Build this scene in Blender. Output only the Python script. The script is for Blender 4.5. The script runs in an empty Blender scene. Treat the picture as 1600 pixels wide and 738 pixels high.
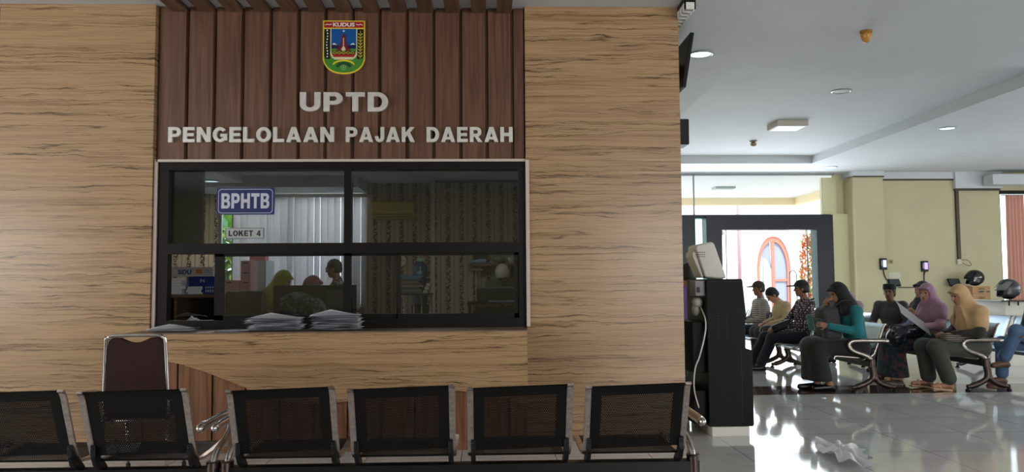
import bpy, bmesh, math, random
import numpy as np
from mathutils import Vector, Matrix
random.seed(7)
SC = bpy.context.scene
COL = SC.collection
PI = math.pi
H_EYE = 1.4

# ------------------------------------------------------------------ camera, sky, lights, exposure
cam_d = bpy.data.cameras.new('camera')
cam_d.sensor_width = 36.0
cam_d.lens = 1213.4 * 36.0 / 1600.0
cam_d.clip_end = 200
cam = bpy.data.objects.new('camera', cam_d)
COL.objects.link(cam)
yw, pt, rl = math.radians(-2.005), math.radians(3.379), math.radians(0.404)
Rw = Matrix.Rotation(yw, 3, 'Z') @ Matrix.Rotation(pt, 3, 'X') @ Matrix.Rotation(rl, 3, 'Y')
cam.matrix_world = Matrix.Translation((0, 0, H_EYE)) @ (Rw @ Matrix.Rotation(PI / 2, 3, 'X')).to_4x4()
SC.camera = cam
vs = SC.view_settings
vs.view_transform = 'Standard'
vs.look = 'None'
vs.gamma = 1
vs.use_curve_mapping = False
vs.exposure = 0.0
SC.cycles.use_denoising = True
SC.cycles.max_bounces = 8
SC.cycles.transparent_max_bounces = 24
SC.cycles.sample_clamp_indirect = 6

w = bpy.data.worlds.new('sky')
SC.world = w
w.use_nodes = True
bg = w.node_tree.nodes['Background']
bg.inputs[0].default_value = (0.86, 0.94, 1.0, 1)
bg.inputs[1].default_value = 3.2

def area(name, loc, rot, sx, sy, power, color):
    d = bpy.data.lights.new(name, 'AREA')
    d.shape = 'RECTANGLE'
    d.size, d.size_y, d.energy, d.color = sx, sy, power, color
    o = bpy.data.objects.new(name, d)
    COL.objects.link(o)
    o.location, o.rotation_euler = loc, rot
    return o
# daylight lamps at the glazed entrance and at unseen windows behind and on both sides
area('daylight_rear_window', (9.6, -7.85, 2.0), (PI / 2, 0, 0), 11.5, 2.4, 520, (1, .97, .93))
area('daylight_side_window', (-9.85, 0, 2.0), (PI / 2, 0, -PI / 2), 9, 2.2, 280, (1, .98, .92))
area('daylight_east_window', (15.85, 8, 2.0), (PI / 2, 0, PI / 2), 13, 1.6, 190, (.90, .96, 1))
area('daylight_entrance', (5.9, 17.9, 1.9), (-PI / 2, 0, 0), 4.6, 3.6, 190, (.86, .94, 1))
area('daylight_office_sky', (-3.1, 14.6, 4.2), (-PI / 2 + .75, 0, 0), 3.2, 2.4, 1100, (.95, .97, 1))
area('office_lamp_and_fill', (-4.05, 11.5, 2.88), (0, 0, 0), .25, .25, 14, (1, .97, .9))
area('office_lamp_and_fill', (-.6, 9.6, 3.0), (0, 0, 0), .5, .5, 15, (1, .96, .92))  # added fill light out of view near the office ceiling, no fitting there
sun_d = bpy.data.lights.new('sun', 'SUN')
sun_d.energy, sun_d.angle = 5.0, math.radians(2)
sun = bpy.data.objects.new('sun', sun_d)
COL.objects.link(sun)
sun.rotation_euler = (math.radians(30), 0, math.radians(15))

# ------------------------------------------------------------------ materials
def lin(c):
    return tuple(((v / 255) / 12.92 if v / 255 <= .04045 else ((v / 255 + .055) / 1.055) ** 2.4) for v in c)

def base_mat(name):
    m = bpy.data.materials.new(name)
    m.use_nodes = True
    return m, m.node_tree.nodes, m.node_tree.links, m.node_tree.nodes['Principled BSDF']

MATS = {}
def mat(name, rgb, rough=.5, metal=0., bump=0., bscale=60., var=0., vscale=8., emit=0., coat=0., trans=0., sheen=0., spec=.5):
    if name in MATS: return MATS[name]
    m, N, L, P = base_mat(name)
    c = lin(rgb)
    P.inputs['Base Color'].default_value = (*c, 1)
    P.inputs['Roughness'].default_value = rough
    P.inputs['Metallic'].default_value = metal
    P.inputs['Specular IOR Level'].default_value = spec
    if coat: P.inputs['Coat Weight'].default_value = coat
    if sheen: P.inputs['Sheen Weight'].default_value = sheen
    tc = N.new('ShaderNodeTexCoord')
    if var:
        nz = N.new('ShaderNodeTexNoise'); nz.inputs['Scale'].default_value = vscale; nz.inputs['Detail'].default_value = 5
        cr = N.new('ShaderNodeValToRGB')
        cr.color_ramp.elements[0].position, cr.color_ramp.elements[1].position = .3, .7
        cr.color_ramp.elements[0].color = (*[v * (1 - var) for v in c], 1)
        cr.color_ramp.elements[1].color = (*[min(1, v * (1 + var)) for v in c], 1)
        L.new(tc.outputs['Object'], nz.inputs['Vector']); L.new(nz.outputs[0], cr.inputs[0]); L.new(cr.outputs[0], P.inputs['Base Color'])
    if bump:
        nb = N.new('ShaderNodeTexNoise'); nb.inputs['Scale'].default_value = bscale; nb.inputs['Detail'].default_value = 3
        bp = N.new('ShaderNodeBump'); bp.inputs['Strength'].default_value = bump; bp.inputs['Distance'].default_value = .01
        L.new(tc.outputs['Object'], nb.inputs['Vector']); L.new(nb.outputs[0], bp.inputs['Height']); L.new(bp.outputs[0], P.inputs['Normal'])
    if emit:
        P.inputs['Emission Color'].default_value = (*c, 1); P.inputs['Emission Strength'].default_value = emit
    MATS[name] = m
    return m

def ramp(N, stops):
    cr = N.new('ShaderNodeValToRGB')
    e = cr.color_ramp.elements
    while len(e) < len(stops): e.new(.5)
    for k, (p, c) in zip(e, stops):
        k.position = p; k.color = (*lin(c), 1)
    return cr

def mapped(N, L, scale, loc=(0, 0, 0)):
    tc = N.new('ShaderNodeTexCoord'); mp = N.new('ShaderNodeMapping')
    mp.inputs['Scale'].default_value = scale; mp.inputs['Location'].default_value = loc
    L.new(tc.outputs['Object'], mp.inputs[0])
    return mp

def travertine():
    m, N, L, P = base_mat('travertine')
    tc = N.new('ShaderNodeTexCoord')
    def noise(scale, loc, sc, det, rough, warp=None, wz=0.):
        mp = mapped(N, L, scale, loc)
        src = mp.outputs[0]
        if warp is not None:
            a = N.new('ShaderNodeVectorMath'); a.operation = 'MULTIPLY_ADD'; a.inputs[1].default_value = (0, 0, wz)
            L.new(warp, a.inputs[0]); L.new(src, a.inputs[2]); src = a.outputs[0]
        n = N.new('ShaderNodeTexNoise'); n.inputs['Scale'].default_value = sc; n.inputs['Detail'].default_value = det; n.inputs['Roughness'].default_value = rough
        L.new(src, n.inputs['Vector']); return n
    w1 = noise((1.5, 1.5, 2.2), (0, 0, 0), 1.6, 5, .6)
    w2 = noise((6, 6, 11), (4, 0, 2), 1.8, 4, .6)
    beds = noise((.22, .22, 7), (0, 0, 0), 1.5, 8, .68, w1.outputs['Color'], .35)
    fine = noise((.9, .9, 46), (2, 5, 1), 1.0, 4, .6, w2.outputs['Color'], .5)
    cr = ramp(N, [(.32, (136, 102, 70)), (.42, (160, 125, 90)), (.50, (182, 147, 110)), (.57, (160, 125, 91)), (.68, (200, 167, 130))])
    mxv = N.new('ShaderNodeMix'); mxv.inputs[0].default_value = .34
    L.new(beds.outputs[0], mxv.inputs[2]); L.new(fine.outputs[0], mxv.inputs[3]); L.new(mxv.outputs[0], cr.inputs[0])
    col = cr.outputs[0]
    for k, (scale, loc, wz, wid, amt, g0) in enumerate((((.14, .14, 8), (3, 1, 5), .75, .0095, .95, .36), ((.2, .2, 15), (9, 2, 8), .45, .013, .8, .40), ((.18, .18, 11), (1, 7, 3), .8, .0095, .85, .40))):
        v = noise(scale, loc, 1.0, 5, .45, w1.outputs['Color'] if k != 1 else w2.outputs['Color'], wz)
        d = N.new('ShaderNodeMath'); d.operation = 'SUBTRACT'; d.inputs[1].default_value = .5; L.new(v.outputs[0], d.inputs[0])
        a = N.new('ShaderNodeMath'); a.operation = 'ABSOLUTE'; L.new(d.outputs[0], a.inputs[0])
        r_ = N.new('ShaderNodeMapRange'); r_.inputs[1].default_value = 0; r_.inputs[2].default_value = wid; r_.inputs[3].default_value = amt; r_.inputs[4].default_value = 0
        L.new(a.outputs[0], r_.inputs[0])
        g = noise((.9, .9, 7), (k, 3, 2 * k), 1.5, 6, .72)
        gr = N.new('ShaderNodeMapRange'); gr.inputs[1].default_value = g0; gr.inputs[2].default_value = g0 + .14; L.new(g.outputs[0], gr.inputs[0])
        gm = N.new('ShaderNodeMath'); gm.operation = 'MULTIPLY'; L.new(r_.outputs[0], gm.inputs[0]); L.new(gr.outputs[0], gm.inputs[1])
        mix = N.new('ShaderNodeMix'); mix.data_type = 'RGBA'; mix.inputs[7].default_value = (*lin((72, 48, 30)), 1)
        L.new(gm.outputs[0], mix.inputs[0]); L.new(col, mix.inputs[6]); col = mix.outputs[2]
    L.new(col, P.inputs['Base Color'])
    P.inputs['Roughness'].default_value = .25
    return m

def woodgrain(name, dark, mid, light, rough=.38, axis='z', coat=0.):
    m, N, L, P = base_mat(name)
    sc = {'z': (22, 22, 1.0), 'x': (1.0, 22, 22), 'y': (22, 1.0, 22)}[axis]
    mp = mapped(N, L, sc)
    n1 = N.new('ShaderNodeTexNoise'); n1.inputs['Scale'].default_value = 1.4; n1.inputs['Detail'].default_value = 6; n1.inputs['Distortion'].default_value = .6
    L.new(mp.outputs[0], n1.inputs['Vector'])
    cr = ramp(N, [(.3, dark), (.5, mid), (.72, light)])
    L.new(n1.outputs[0], cr.inputs[0]); L.new(cr.outputs[0], P.inputs['Base Color'])
    P.inputs['Roughness'].default_value = rough
    if coat: P.inputs['Coat Weight'].default_value = coat
    return m

def floor_tiles():
    m, N, L, P = base_mat('floor_tiles')
    tc = N.new('ShaderNodeTexCoord'); sp = N.new('ShaderNodeSeparateXYZ'); L.new(tc.outputs['Object'], sp.inputs[0])
    def M(op, a, b=None, c=None):
        n = N.new('ShaderNodeMath'); n.operation = op
        for i, v in enumerate((a, b, c)):
            if v is None: continue
            if isinstance(v, (int, float)): n.inputs[i].default_value = v
            else: L.new(v, n.inputs[i])
        return n.outputs[0]
    T = .756
    fx = M('ABSOLUTE', M('SUBTRACT', M('FRACT', M('DIVIDE', M('ADD', sp.outputs[0], 40 * T + T / 2 - 2.072), T)), .5))
    fy = M('ABSOLUTE', M('SUBTRACT', M('FRACT', M('DIVIDE', M('ADD', sp.outputs[1], 40 * T + T / 2 - 7.035), T)), .5))
    g = M('LESS_THAN', M('MINIMUM', fx, fy), .0035)
    # polished dark border strip across the hall
    st = M('MULTIPLY', M('GREATER_THAN', sp.outputs[1], 9.45), M('LESS_THAN', sp.outputs[1], 10.22))
    st = M('MULTIPLY', st, M('GREATER_THAN', sp.outputs[0], 2.6))
    nz = N.new('ShaderNodeTexNoise'); nz.inputs['Scale'].default_value = 2.2; nz.inputs['Detail'].default_value = 6
    L.new(tc.outputs['Object'], nz.inputs['Vector'])
    cr = ramp(N, [(.3, (206, 206, 203)), (.7, (224, 223, 220))]); L.new(nz.outputs[0], cr.inputs[0])
    m1 = N.new('ShaderNodeMix'); m1.data_type = 'RGBA'; m1.inputs[7].default_value = (*lin((84, 66, 60)), 1)
    L.new(st, m1.inputs[0]); L.new(cr.outputs[0], m1.inputs[6])
    m2 = N.new('ShaderNodeMix'); m2.data_type = 'RGBA'; m2.inputs[7].default_value = (*lin((70, 66, 62)), 1)
    L.new(g, m2.inputs[0]); L.new(m1.outputs[2], m2.inputs[6]); L.new(m2.outputs[2], P.inputs['Base Color'])
    n2 = N.new('ShaderNodeTexNoise'); n2.inputs['Scale'].default_value = 1.3; n2.inputs['Detail'].default_value = 4
    L.new(tc.outputs['Object'], n2.inputs['Vector'])
    P.inputs['Roughness'].default_value = .06
    bp = N.new('ShaderNodeBump'); bp.inputs['Strength'].default_value = .05; bp.inputs['Distance'].default_value = .02
    L.new(n2.outputs[0], bp.inputs['Height']); L.new(bp.outputs[0], P.inputs['Normal'])
    return m

def glass(name, tint, refl=.06):
    m, N, L, P = base_mat(name)
    N.remove(P)
    t = N.new('ShaderNodeBsdfTransparent'); t.inputs[0].default_value = (*tint, 1)
    g = N.new('ShaderNodeBsdfGlossy'); g.inputs['Roughness'].default_value = .02
    f = N.new('ShaderNodeFresnel'); f.inputs[0].default_value = 1.45
    mx = N.new('ShaderNodeMixShader')
    L.new(f.outputs[0], mx.inputs[0]); L.new(t.outputs[0], mx.inputs[1]); L.new(g.outputs[0], mx.inputs[2])
    L.new(mx.outputs[0], N['Material Output'].inputs[0])
    return m

def perforated(name, rgb, metal, rough, a=.0112, r=.0030, mt=.17, mb=.0, ms=.12):
    """sheet steel pierced by staggered round holes; UV in metres (map 'metres') and 0..1 (map 'unit')"""
    m, N, L, P = base_mat(name)
    P.inputs['Base Color'].default_value = (*lin(rgb), 1); P.inputs['Metallic'].default_value = metal; P.inputs['Roughness'].default_value = rough
    if not metal: P.inputs['Specular IOR Level'].default_value = .25
    def M(op, a_, b=None):
        n = N.new('ShaderNodeMath'); n.operation = op
        for i, v in enumerate((a_, b)):
            if v is None: continue
            if isinstance(v, (int, float)): n.inputs[i].default_value = v
            else: L.new(v, n.inputs[i])
        return n.outputs[0]
    u = N.new('ShaderNodeUVMap'); u.uv_map = 'metres'; s = N.new('ShaderNodeSeparateXYZ'); L.new(u.outputs[0], s.inputs[0])
    n_ = N.new('ShaderNodeUVMap'); n_.uv_map = 'unit'; q = N.new('ShaderNodeSeparateXYZ'); L.new(n_.outputs[0], q.inputs[0])
    b = a * math.sqrt(3)
    def lat(off):
        x = M('MULTIPLY', M('SUBTRACT', M('FRACT', M('ADD', M('DIVIDE', s.outputs[0], a), 50 + off)), .5), a)
        y = M('MULTIPLY', M('SUBTRACT', M('FRACT', M('ADD', M('DIVIDE', s.outputs[1], b), 50 + off)), .5), b)
        return M('SQRT', M('ADD', M('MULTIPLY', x, x), M('MULTIPLY', y, y)))
    hole = M('LESS_THAN', M('MINIMUM', lat(0), lat(.5)), r)
    for src, lo, hi in ((q.outputs[0], ms, 1 - ms), (q.outputs[1], mb, 1 - mt)):
        hole = M('MULTIPLY', hole, M('MULTIPLY', M('GREATER_THAN', src, lo), M('LESS_THAN', src, hi)))
    t = N.new('ShaderNodeBsdfTransparent'); mx = N.new('ShaderNodeMixShader')
    L.new(hole, mx.inputs[0]); L.new(P.outputs[0], mx.inputs[1]); L.new(t.outputs[0], mx.inputs[2]); L.new(mx.outputs[0], N['Material Output'].inputs[0])
    return m

def wallpaper():
    m, N, L, P = base_mat('wallpaper')
    tc = N.new('ShaderNodeTexCoord'); s = N.new('ShaderNodeSeparateXYZ'); L.new(tc.outputs['Object'], s.inputs[0])
    def M(op, a_, b=None):
        n = N.new('ShaderNodeMath'); n.operation = op
        for i, v in enumerate((a_, b)):
            if v is None: continue
            if isinstance(v, (int, float)): n.inputs[i].default_value = v
            else: L.new(v, n.inputs[i])
        return n.outputs[0]
    run = M('ADD', s.outputs[0], s.outputs[1])
    f = M('FRACT', M('DIVIDE', M('ADD', run, 40.06), .215))
    band = M('LESS_THAN', M('ABSOLUTE', M('SUBTRACT', f, .5)), .16)
    line = M('LESS_THAN', M('ABSOLUTE', M('SUBTRACT', M('FRACT', M('ADD', f, .1)), .05)), .025)
    line2 = M('LESS_THAN', M('ABSOLUTE', M('SUBTRACT', f, .28)), .018)
    vo = N.new('ShaderNodeTexVoronoi'); vo.inputs['Scale'].default_value = 34
    L.new(tc.outputs['Object'], vo.inputs['Vector'])
    dots = M('GREATER_THAN', vo.outputs[0], .46)
    k = M('MAXIMUM', M('MAXIMUM', M('MULTIPLY', band, dots), M('MULTIPLY', line, .8)), M('MULTIPLY', line2, .5))
    mx = N.new('ShaderNodeMix'); mx.data_type = 'RGBA'
    mx.inputs[6].default_value = (*lin((184, 172, 148)), 1); mx.inputs[7].default_value = (*lin((80, 66, 54)), 1)
    L.new(k, mx.inputs[0]); L.new(mx.outputs[2], P.inputs['Base Color']); P.inputs['Roughness'].default_value = .75
    return m

def cloth(name, rgb, rgb2=None, kind=None, scale=30., rough=.85):
    """plain or printed cloth"""
    if name in MATS: return MATS[name]
    if kind is None:
        return mat(name, rgb, rough, bump=.25, bscale=45, var=.08, vscale=12, sheen=.15)
    m, N, L, P = base_mat(name)
    P.inputs['Roughness'].default_value = rough
    tc = N.new('ShaderNodeTexCoord')
    mx = N.new('ShaderNodeMix'); mx.data_type = 'RGBA'
    mx.inputs[6].default_value = (*lin(rgb), 1); mx.inputs[7].default_value = (*lin(rgb2), 1)
    if kind == 'dots':
        v = N.new('ShaderNodeTexVoronoi'); v.inputs['Scale'].default_value = scale; v.inputs['Randomness'].default_value = .25
        L.new(tc.outputs['Object'], v.inputs['Vector'])
        c = N.new('ShaderNodeMath'); c.operation = 'LESS_THAN'; c.inputs[1].default_value = .32
        L.new(v.outputs[0], c.inputs[0]); L.new(c.outputs[0], mx.inputs[0])
    elif kind == 'stripes':
        wv = N.new('ShaderNodeTexWave'); wv.bands_direction = 'Z'; wv.inputs['Scale'].default_value = scale; wv.inputs['Distortion'].default_value = 1.2
        L.new(tc.outputs['Object'], wv.inputs['Vector'])
        c = N.new('ShaderNodeMath'); c.operation = 'GREATER_THAN'; c.inputs[1].default_value = .62
        L.new(wv.outputs[0], c.inputs[0]); L.new(c.outputs[0], mx.inputs[0])
    else:
        n = N.new('ShaderNodeTexNoise'); n.inputs['Scale'].default_value = scale; n.inputs['Detail'].default_value = 4; n.inputs['Distortion'].default_value = 1.5
        L.new(tc.outputs['Object'], n.inputs['Vector'])
        c = N.new('ShaderNodeMath'); c.operation = 'GREATER_THAN'; c.inputs[1].default_value = .54
        L.new(n.outputs[0], c.inputs[0]); L.new(c.outputs[0], mx.inputs[0])
    L.new(mx.outputs[2], P.inputs['Base Color'])
    MATS[name] = m
    return m

STONE = travertine()
WOOD = woodgrain('walnut_panel', (84, 56, 44), (104, 72, 57), (120, 86, 68), .36)
WOODY = woodgrain('walnut_slat', (84, 58, 46), (104, 74, 58), (120, 86, 68), .45, 'y')
TILES = floor_tiles()
PAINT = mat('white_paint', (206, 209, 214), .7, var=.03, vscale=1.5)
CREAM = mat('cream_paint', (196, 187, 152), .65, var=.05, vscale=1.2)
BLACKFR = mat('black_aluminium', (22, 18, 18), .4, var=.1, spec=.22)
WTRIM = mat('pale_trim', (206, 190, 180), .5)
CHROME = mat('chrome', (205, 200, 196), .16, 1.)
CHROMED = mat('dulled_chrome', (136, 130, 124), .24, 1., var=.12, vscale=25)
SATIN = mat('satin_steel', (190, 186, 182), .32, 1., var=.08, vscale=30)
WORN = mat('worn_steel', (196, 184, 176), .28, 1., var=.25, vscale=40)
BLACKP = mat('black_plastic', (15, 14, 15), .45, spec=.3)
BLACKM = mat('black_steel', (14, 13, 14), .4, var=.1, spec=.3)
GRANITE = mat('black_granite', (27, 30, 39), .3, spec=.3, var=.25, vscale=60)
WHITEP = mat('white_plastic', (214, 208, 200), .4)
PAPER = mat('paper', (240, 241, 248), .8)
LETTER = mat('letter_steel', (224, 220, 214), .4, .35, var=.1, vscale=20)

# ------------------------------------------------------------------ mesh helpers
class MB:
    def __init__(s): s.bm = bmesh.new()
    def box(s, lo, hi, rot=None, piv=None, bev=0.):
        lo, hi = Vector(lo), Vector(hi)
        c, d = (lo + hi) / 2, hi - lo
        r = bmesh.ops.create_cube(s.bm, size=1)
        vv = r['verts']
        for v in vv: v.co = Vector((v.co.x * d.x, v.co.y * d.y, v.co.z * d.z)) + c
        if bev:
            es = list({e for v in vv for e in v.link_edges})
            rb = bmesh.ops.bevel(s.bm, geom=es, offset=bev, segments=2, affect='EDGES', profile=.5)
            vv = list({v for f in rb['faces'] for v in f.verts} | {v for v in vv if v.is_valid})
        if rot is not None:
            p = Vector(piv) if piv is not None else c
            for v in vv: v.co = rot @ (v.co - p) + p
        return s
    def prism(s, pts, axis, a, b, bev=0.):
        """polygon pts (2-D) extruded along axis from a to b: y -> pts are (x,z); x -> (y,z); z -> (x,y)"""
        def P(p, t): return {'y': (p[0], t, p[1]), 'x': (t, p[0], p[1]), 'z': (p[0], p[1], t)}[axis]
        f0 = s.bm.faces.new([s.bm.verts.new(P(p, a)) for p in pts])
        r = bmesh.ops.extrude_face_region(s.bm, geom=[f0])
        vs_ = [g for g in r['geom'] if isinstance(g, bmesh.types.BMVert)]
        d = Vector(P((0, 0), b)) - Vector(P((0, 0), a))
        for v in vs_: v.co += d
        fs = list({f for v in vs_ for f in v.link_faces} | {f0})
        bmesh.ops.recalc_face_normals(s.bm, faces=fs)
        if bev:
            es = [e for e in {e for f in fs for e in f.edges} if abs((e.verts[0].co - e.verts[1].co).dot(d)) < 1e-9 or True]
            bmesh.ops.bevel(s.bm, geom=es, offset=bev, segments=1, affect='EDGES')
        return s
    def tube(s, path, r, n=10, close=False, cap=True, sx=1., sy=1.):
        path = [Vector(p) for p in path]
        rad = r if isinstance(r, (list, tuple)) else [r] * len(path)
        rings, up = [], None
        m = len(path)
        for i, p in enumerate(path):
            a = path[(i - 1) % m] if (i or close) else path[0]
            b = path[(i + 1) % m] if (i < m - 1 or close) else path[-1]
            t = (b - a).normalized()
            if up is None:
                up = Vector((0, 0, 1)) if abs(t.z) < .9 else Vector((1, 0, 0))
            u = (up - t * up.dot(t)).normalized(); up = u
            v = t.cross(u)
            rings.append([s.bm.verts.new(p + (u * math.cos(2 * PI * k / n) * sx + v * math.sin(2 * PI * k / n) * sy) * rad[i]) for k in range(n)])
        for i in range(m if close else m - 1):
            A, B = rings[i], rings[(i + 1) % m]
            for k in range(n): s.bm.faces.new((A[k], A[(k + 1) % n], B[(k + 1) % n], B[k])).smooth = True
        if cap and not close:
            s.bm.faces.new(rings[0][::-1]); s.bm.faces.new(rings[-1])
        return s
    def lathe(s, prof, c=(0, 0, 0), n=24, axis='z', cap=True):
        c = Vector(c); rings = []
        for r, h in prof:
            ring = []
            for k in range(n):
                a = 2 * PI * k / n
                p = (r * math.cos(a), r * math.sin(a), h)
                if axis == 'y': p = (p[0], h, p[1])
                if axis == 'x': p = (h, p[0], p[1])
                ring.append(s.bm.verts.new(c + Vector(p)))
            rings.append(ring)
        fs = []
        for A, B in zip(rings, rings[1:]):
            for k in range(n):
                f = s.bm.faces.new((A[k], A[(k + 1) % n], B[(k + 1) % n], B[k])); f.smooth = True; fs.append(f)
        if cap: fs += [s.bm.faces.new(rings[0]), s.bm.faces.new(rings[-1])]
        bmesh.ops.recalc_face_normals(s.bm, faces=fs)
        return s
    def ell(s, c, r, n=12, rot=None):
        q = bmesh.ops.create_uvsphere(s.bm, u_segments=n * 2, v_segments=n, radius=1)
        for v in q['verts']:
            p = Vector((v.co.x * r[0], v.co.y * r[1], v.co.z * r[2]))
            v.co = (rot @ p if rot is not None else p) + Vector(c)
        for f in {f for v in q['verts'] for f in v.link_faces}: f.smooth = True
        return s
    def grid(s, fn, nu, nv, thick=0.):
        g = [[s.bm.verts.new(fn(i / nu, j / nv)) for j in range(nv + 1)] for i in range(nu + 1)]
        fs = []
        for i in range(nu):
            for j in range(nv):
                f = s.bm.faces.new((g[i][j], g[i + 1][j], g[i + 1][j + 1], g[i][j + 1])); f.smooth = True; fs.append(f)
        if thick: bmesh.ops.solidify(s.bm, geom=fs, thickness=thick)
        return s
    def sheet(s, prof, x0, x1, roll=0., thick=.004):
        """a curved panel: profile of (y,z) points swept from x0 to x1, with UVs in metres and 0..1"""
        um = s.bm.loops.layers.uv.new('metres'); uu = s.bm.loops.layers.uv.new('unit')
        L_ = [0]
        for a, b in zip(prof, prof[1:]): L_.append(L_[-1] + math.hypot(b[0] - a[0], b[1] - a[1]))
        for sgn in (0, 1):
            rows = []
            for i, (y, z) in enumerate(prof):
                a = prof[max(0, i - 1)]; b = prof[min(len(prof) - 1, i + 1)]
                t = Vector((b[0] - a[0], b[1] - a[1])).normalized(); nn = Vector((-t.y, t.x)) * thick * sgn
                rows.append([s.bm.verts.new((x, y + nn.x, z + nn.y + roll * (x - (x0 + x1) / 2))) for x in (x0, x1)])
            for i in range(len(prof) - 1):
                vs4 = (rows[i][0], rows[i][1], rows[i + 1][1], rows[i + 1][0])
                uvs = ((x0, L_[i]), (x1, L_[i]), (x1, L_[i + 1]), (x0, L_[i + 1]))
                if sgn: vs4, uvs = vs4[::-1], uvs[::-1]
                f = s.bm.faces.new(vs4); f.smooth = True
                for lp, q in zip(f.loops, uvs):
                    lp[um].uv = (q[0] - x0, q[1]); lp[uu].uv = ((q[0] - x0) / (x1 - x0), q[1] / L_[-1])
        return s
    def build(s, name, m, parent=None, loc=None, smooth=False):
        me = bpy.data.meshes.new(name)
        s.bm.normal_update()
        s.bm.to_mesh(me); s.bm.free()
        return link(name, me, m, parent, loc, smooth)

def link(name, me, m, parent=None, loc=None, smooth=False):
    o = bpy.data.objects.new(name, me)
    for q in (m if isinstance(m, (list, tuple)) else [m]): me.materials.append(q)
    if smooth:
        for p in me.polygons: p.use_smooth = True
    COL.objects.link(o)
    if parent is not None: o.parent = parent
    if loc is not None: o.location = loc
    return o

def tag(o, label, cat, group=None, kind=None):
    o['label'] = label; o['category'] = cat
    if group: o['group'] = group
    if kind: o['kind'] = kind
    return o

def thing(name, label, cat, loc=(0, 0, 0), rz=0., group=None):
    o = bpy.data.objects.new(name, None)
    COL.objects.link(o); o.location = loc; o.rotation_euler = (0, 0, rz); o.empty_display_size = .1
    return tag(o, label, cat, group)

def struct(o):
    o['kind'] = 'structure'
    return o

def copy_tree(o, parent=None):
    c = o.copy(); COL.objects.link(c)
    if parent is not None: c.parent = parent
    for ch in list(o.children): copy_tree(ch, c)
    return c

def RX(a): return Matrix.Rotation(a, 3, 'X')
def RY(a): return Matrix.Rotation(a, 3, 'Y')
def RZ(a): return Matrix.Rotation(a, 3, 'Z')

def smooth_path(pts, n=6):
    """Catmull-Rom through the points"""
    P = [Vector(p) for p in pts]; out = []
    for i in range(len(P) - 1):
        p0, p1, p2, p3 = P[max(0, i - 1)], P[i], P[i + 1], P[min(len(P) - 1, i + 2)]
        for k in range(n):
            t = k / n
            out.append(.5 * ((2 * p1) + (p2 - p0) * t + (2 * p0 - 5 * p1 + 4 * p2 - p3) * t * t + (3 * p1 - p0 - 3 * p2 + p3) * t ** 3))
    out.append(P[-1])
    return out

def text_mesh(s, bold=0., depth=.01):
    """outline letters as a mesh in the XZ plane, front towards -Y, with their true bounds"""
    cu = bpy.data.curves.new('lettering', 'FONT'); cu.body = s; cu.size = 1; cu.offset = bold; cu.extrude = depth; cu.resolution_u = 4
    o = bpy.data.objects.new('lettering', cu); COL.objects.link(o)
    dg = bpy.context.evaluated_depsgraph_get()
    me = bpy.data.meshes.new_from_object(o.evaluated_get(dg))
    bpy.data.objects.remove(o); bpy.data.curves.remove(cu)
    co = np.array([v.co for v in me.vertices])
    return me, co

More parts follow.
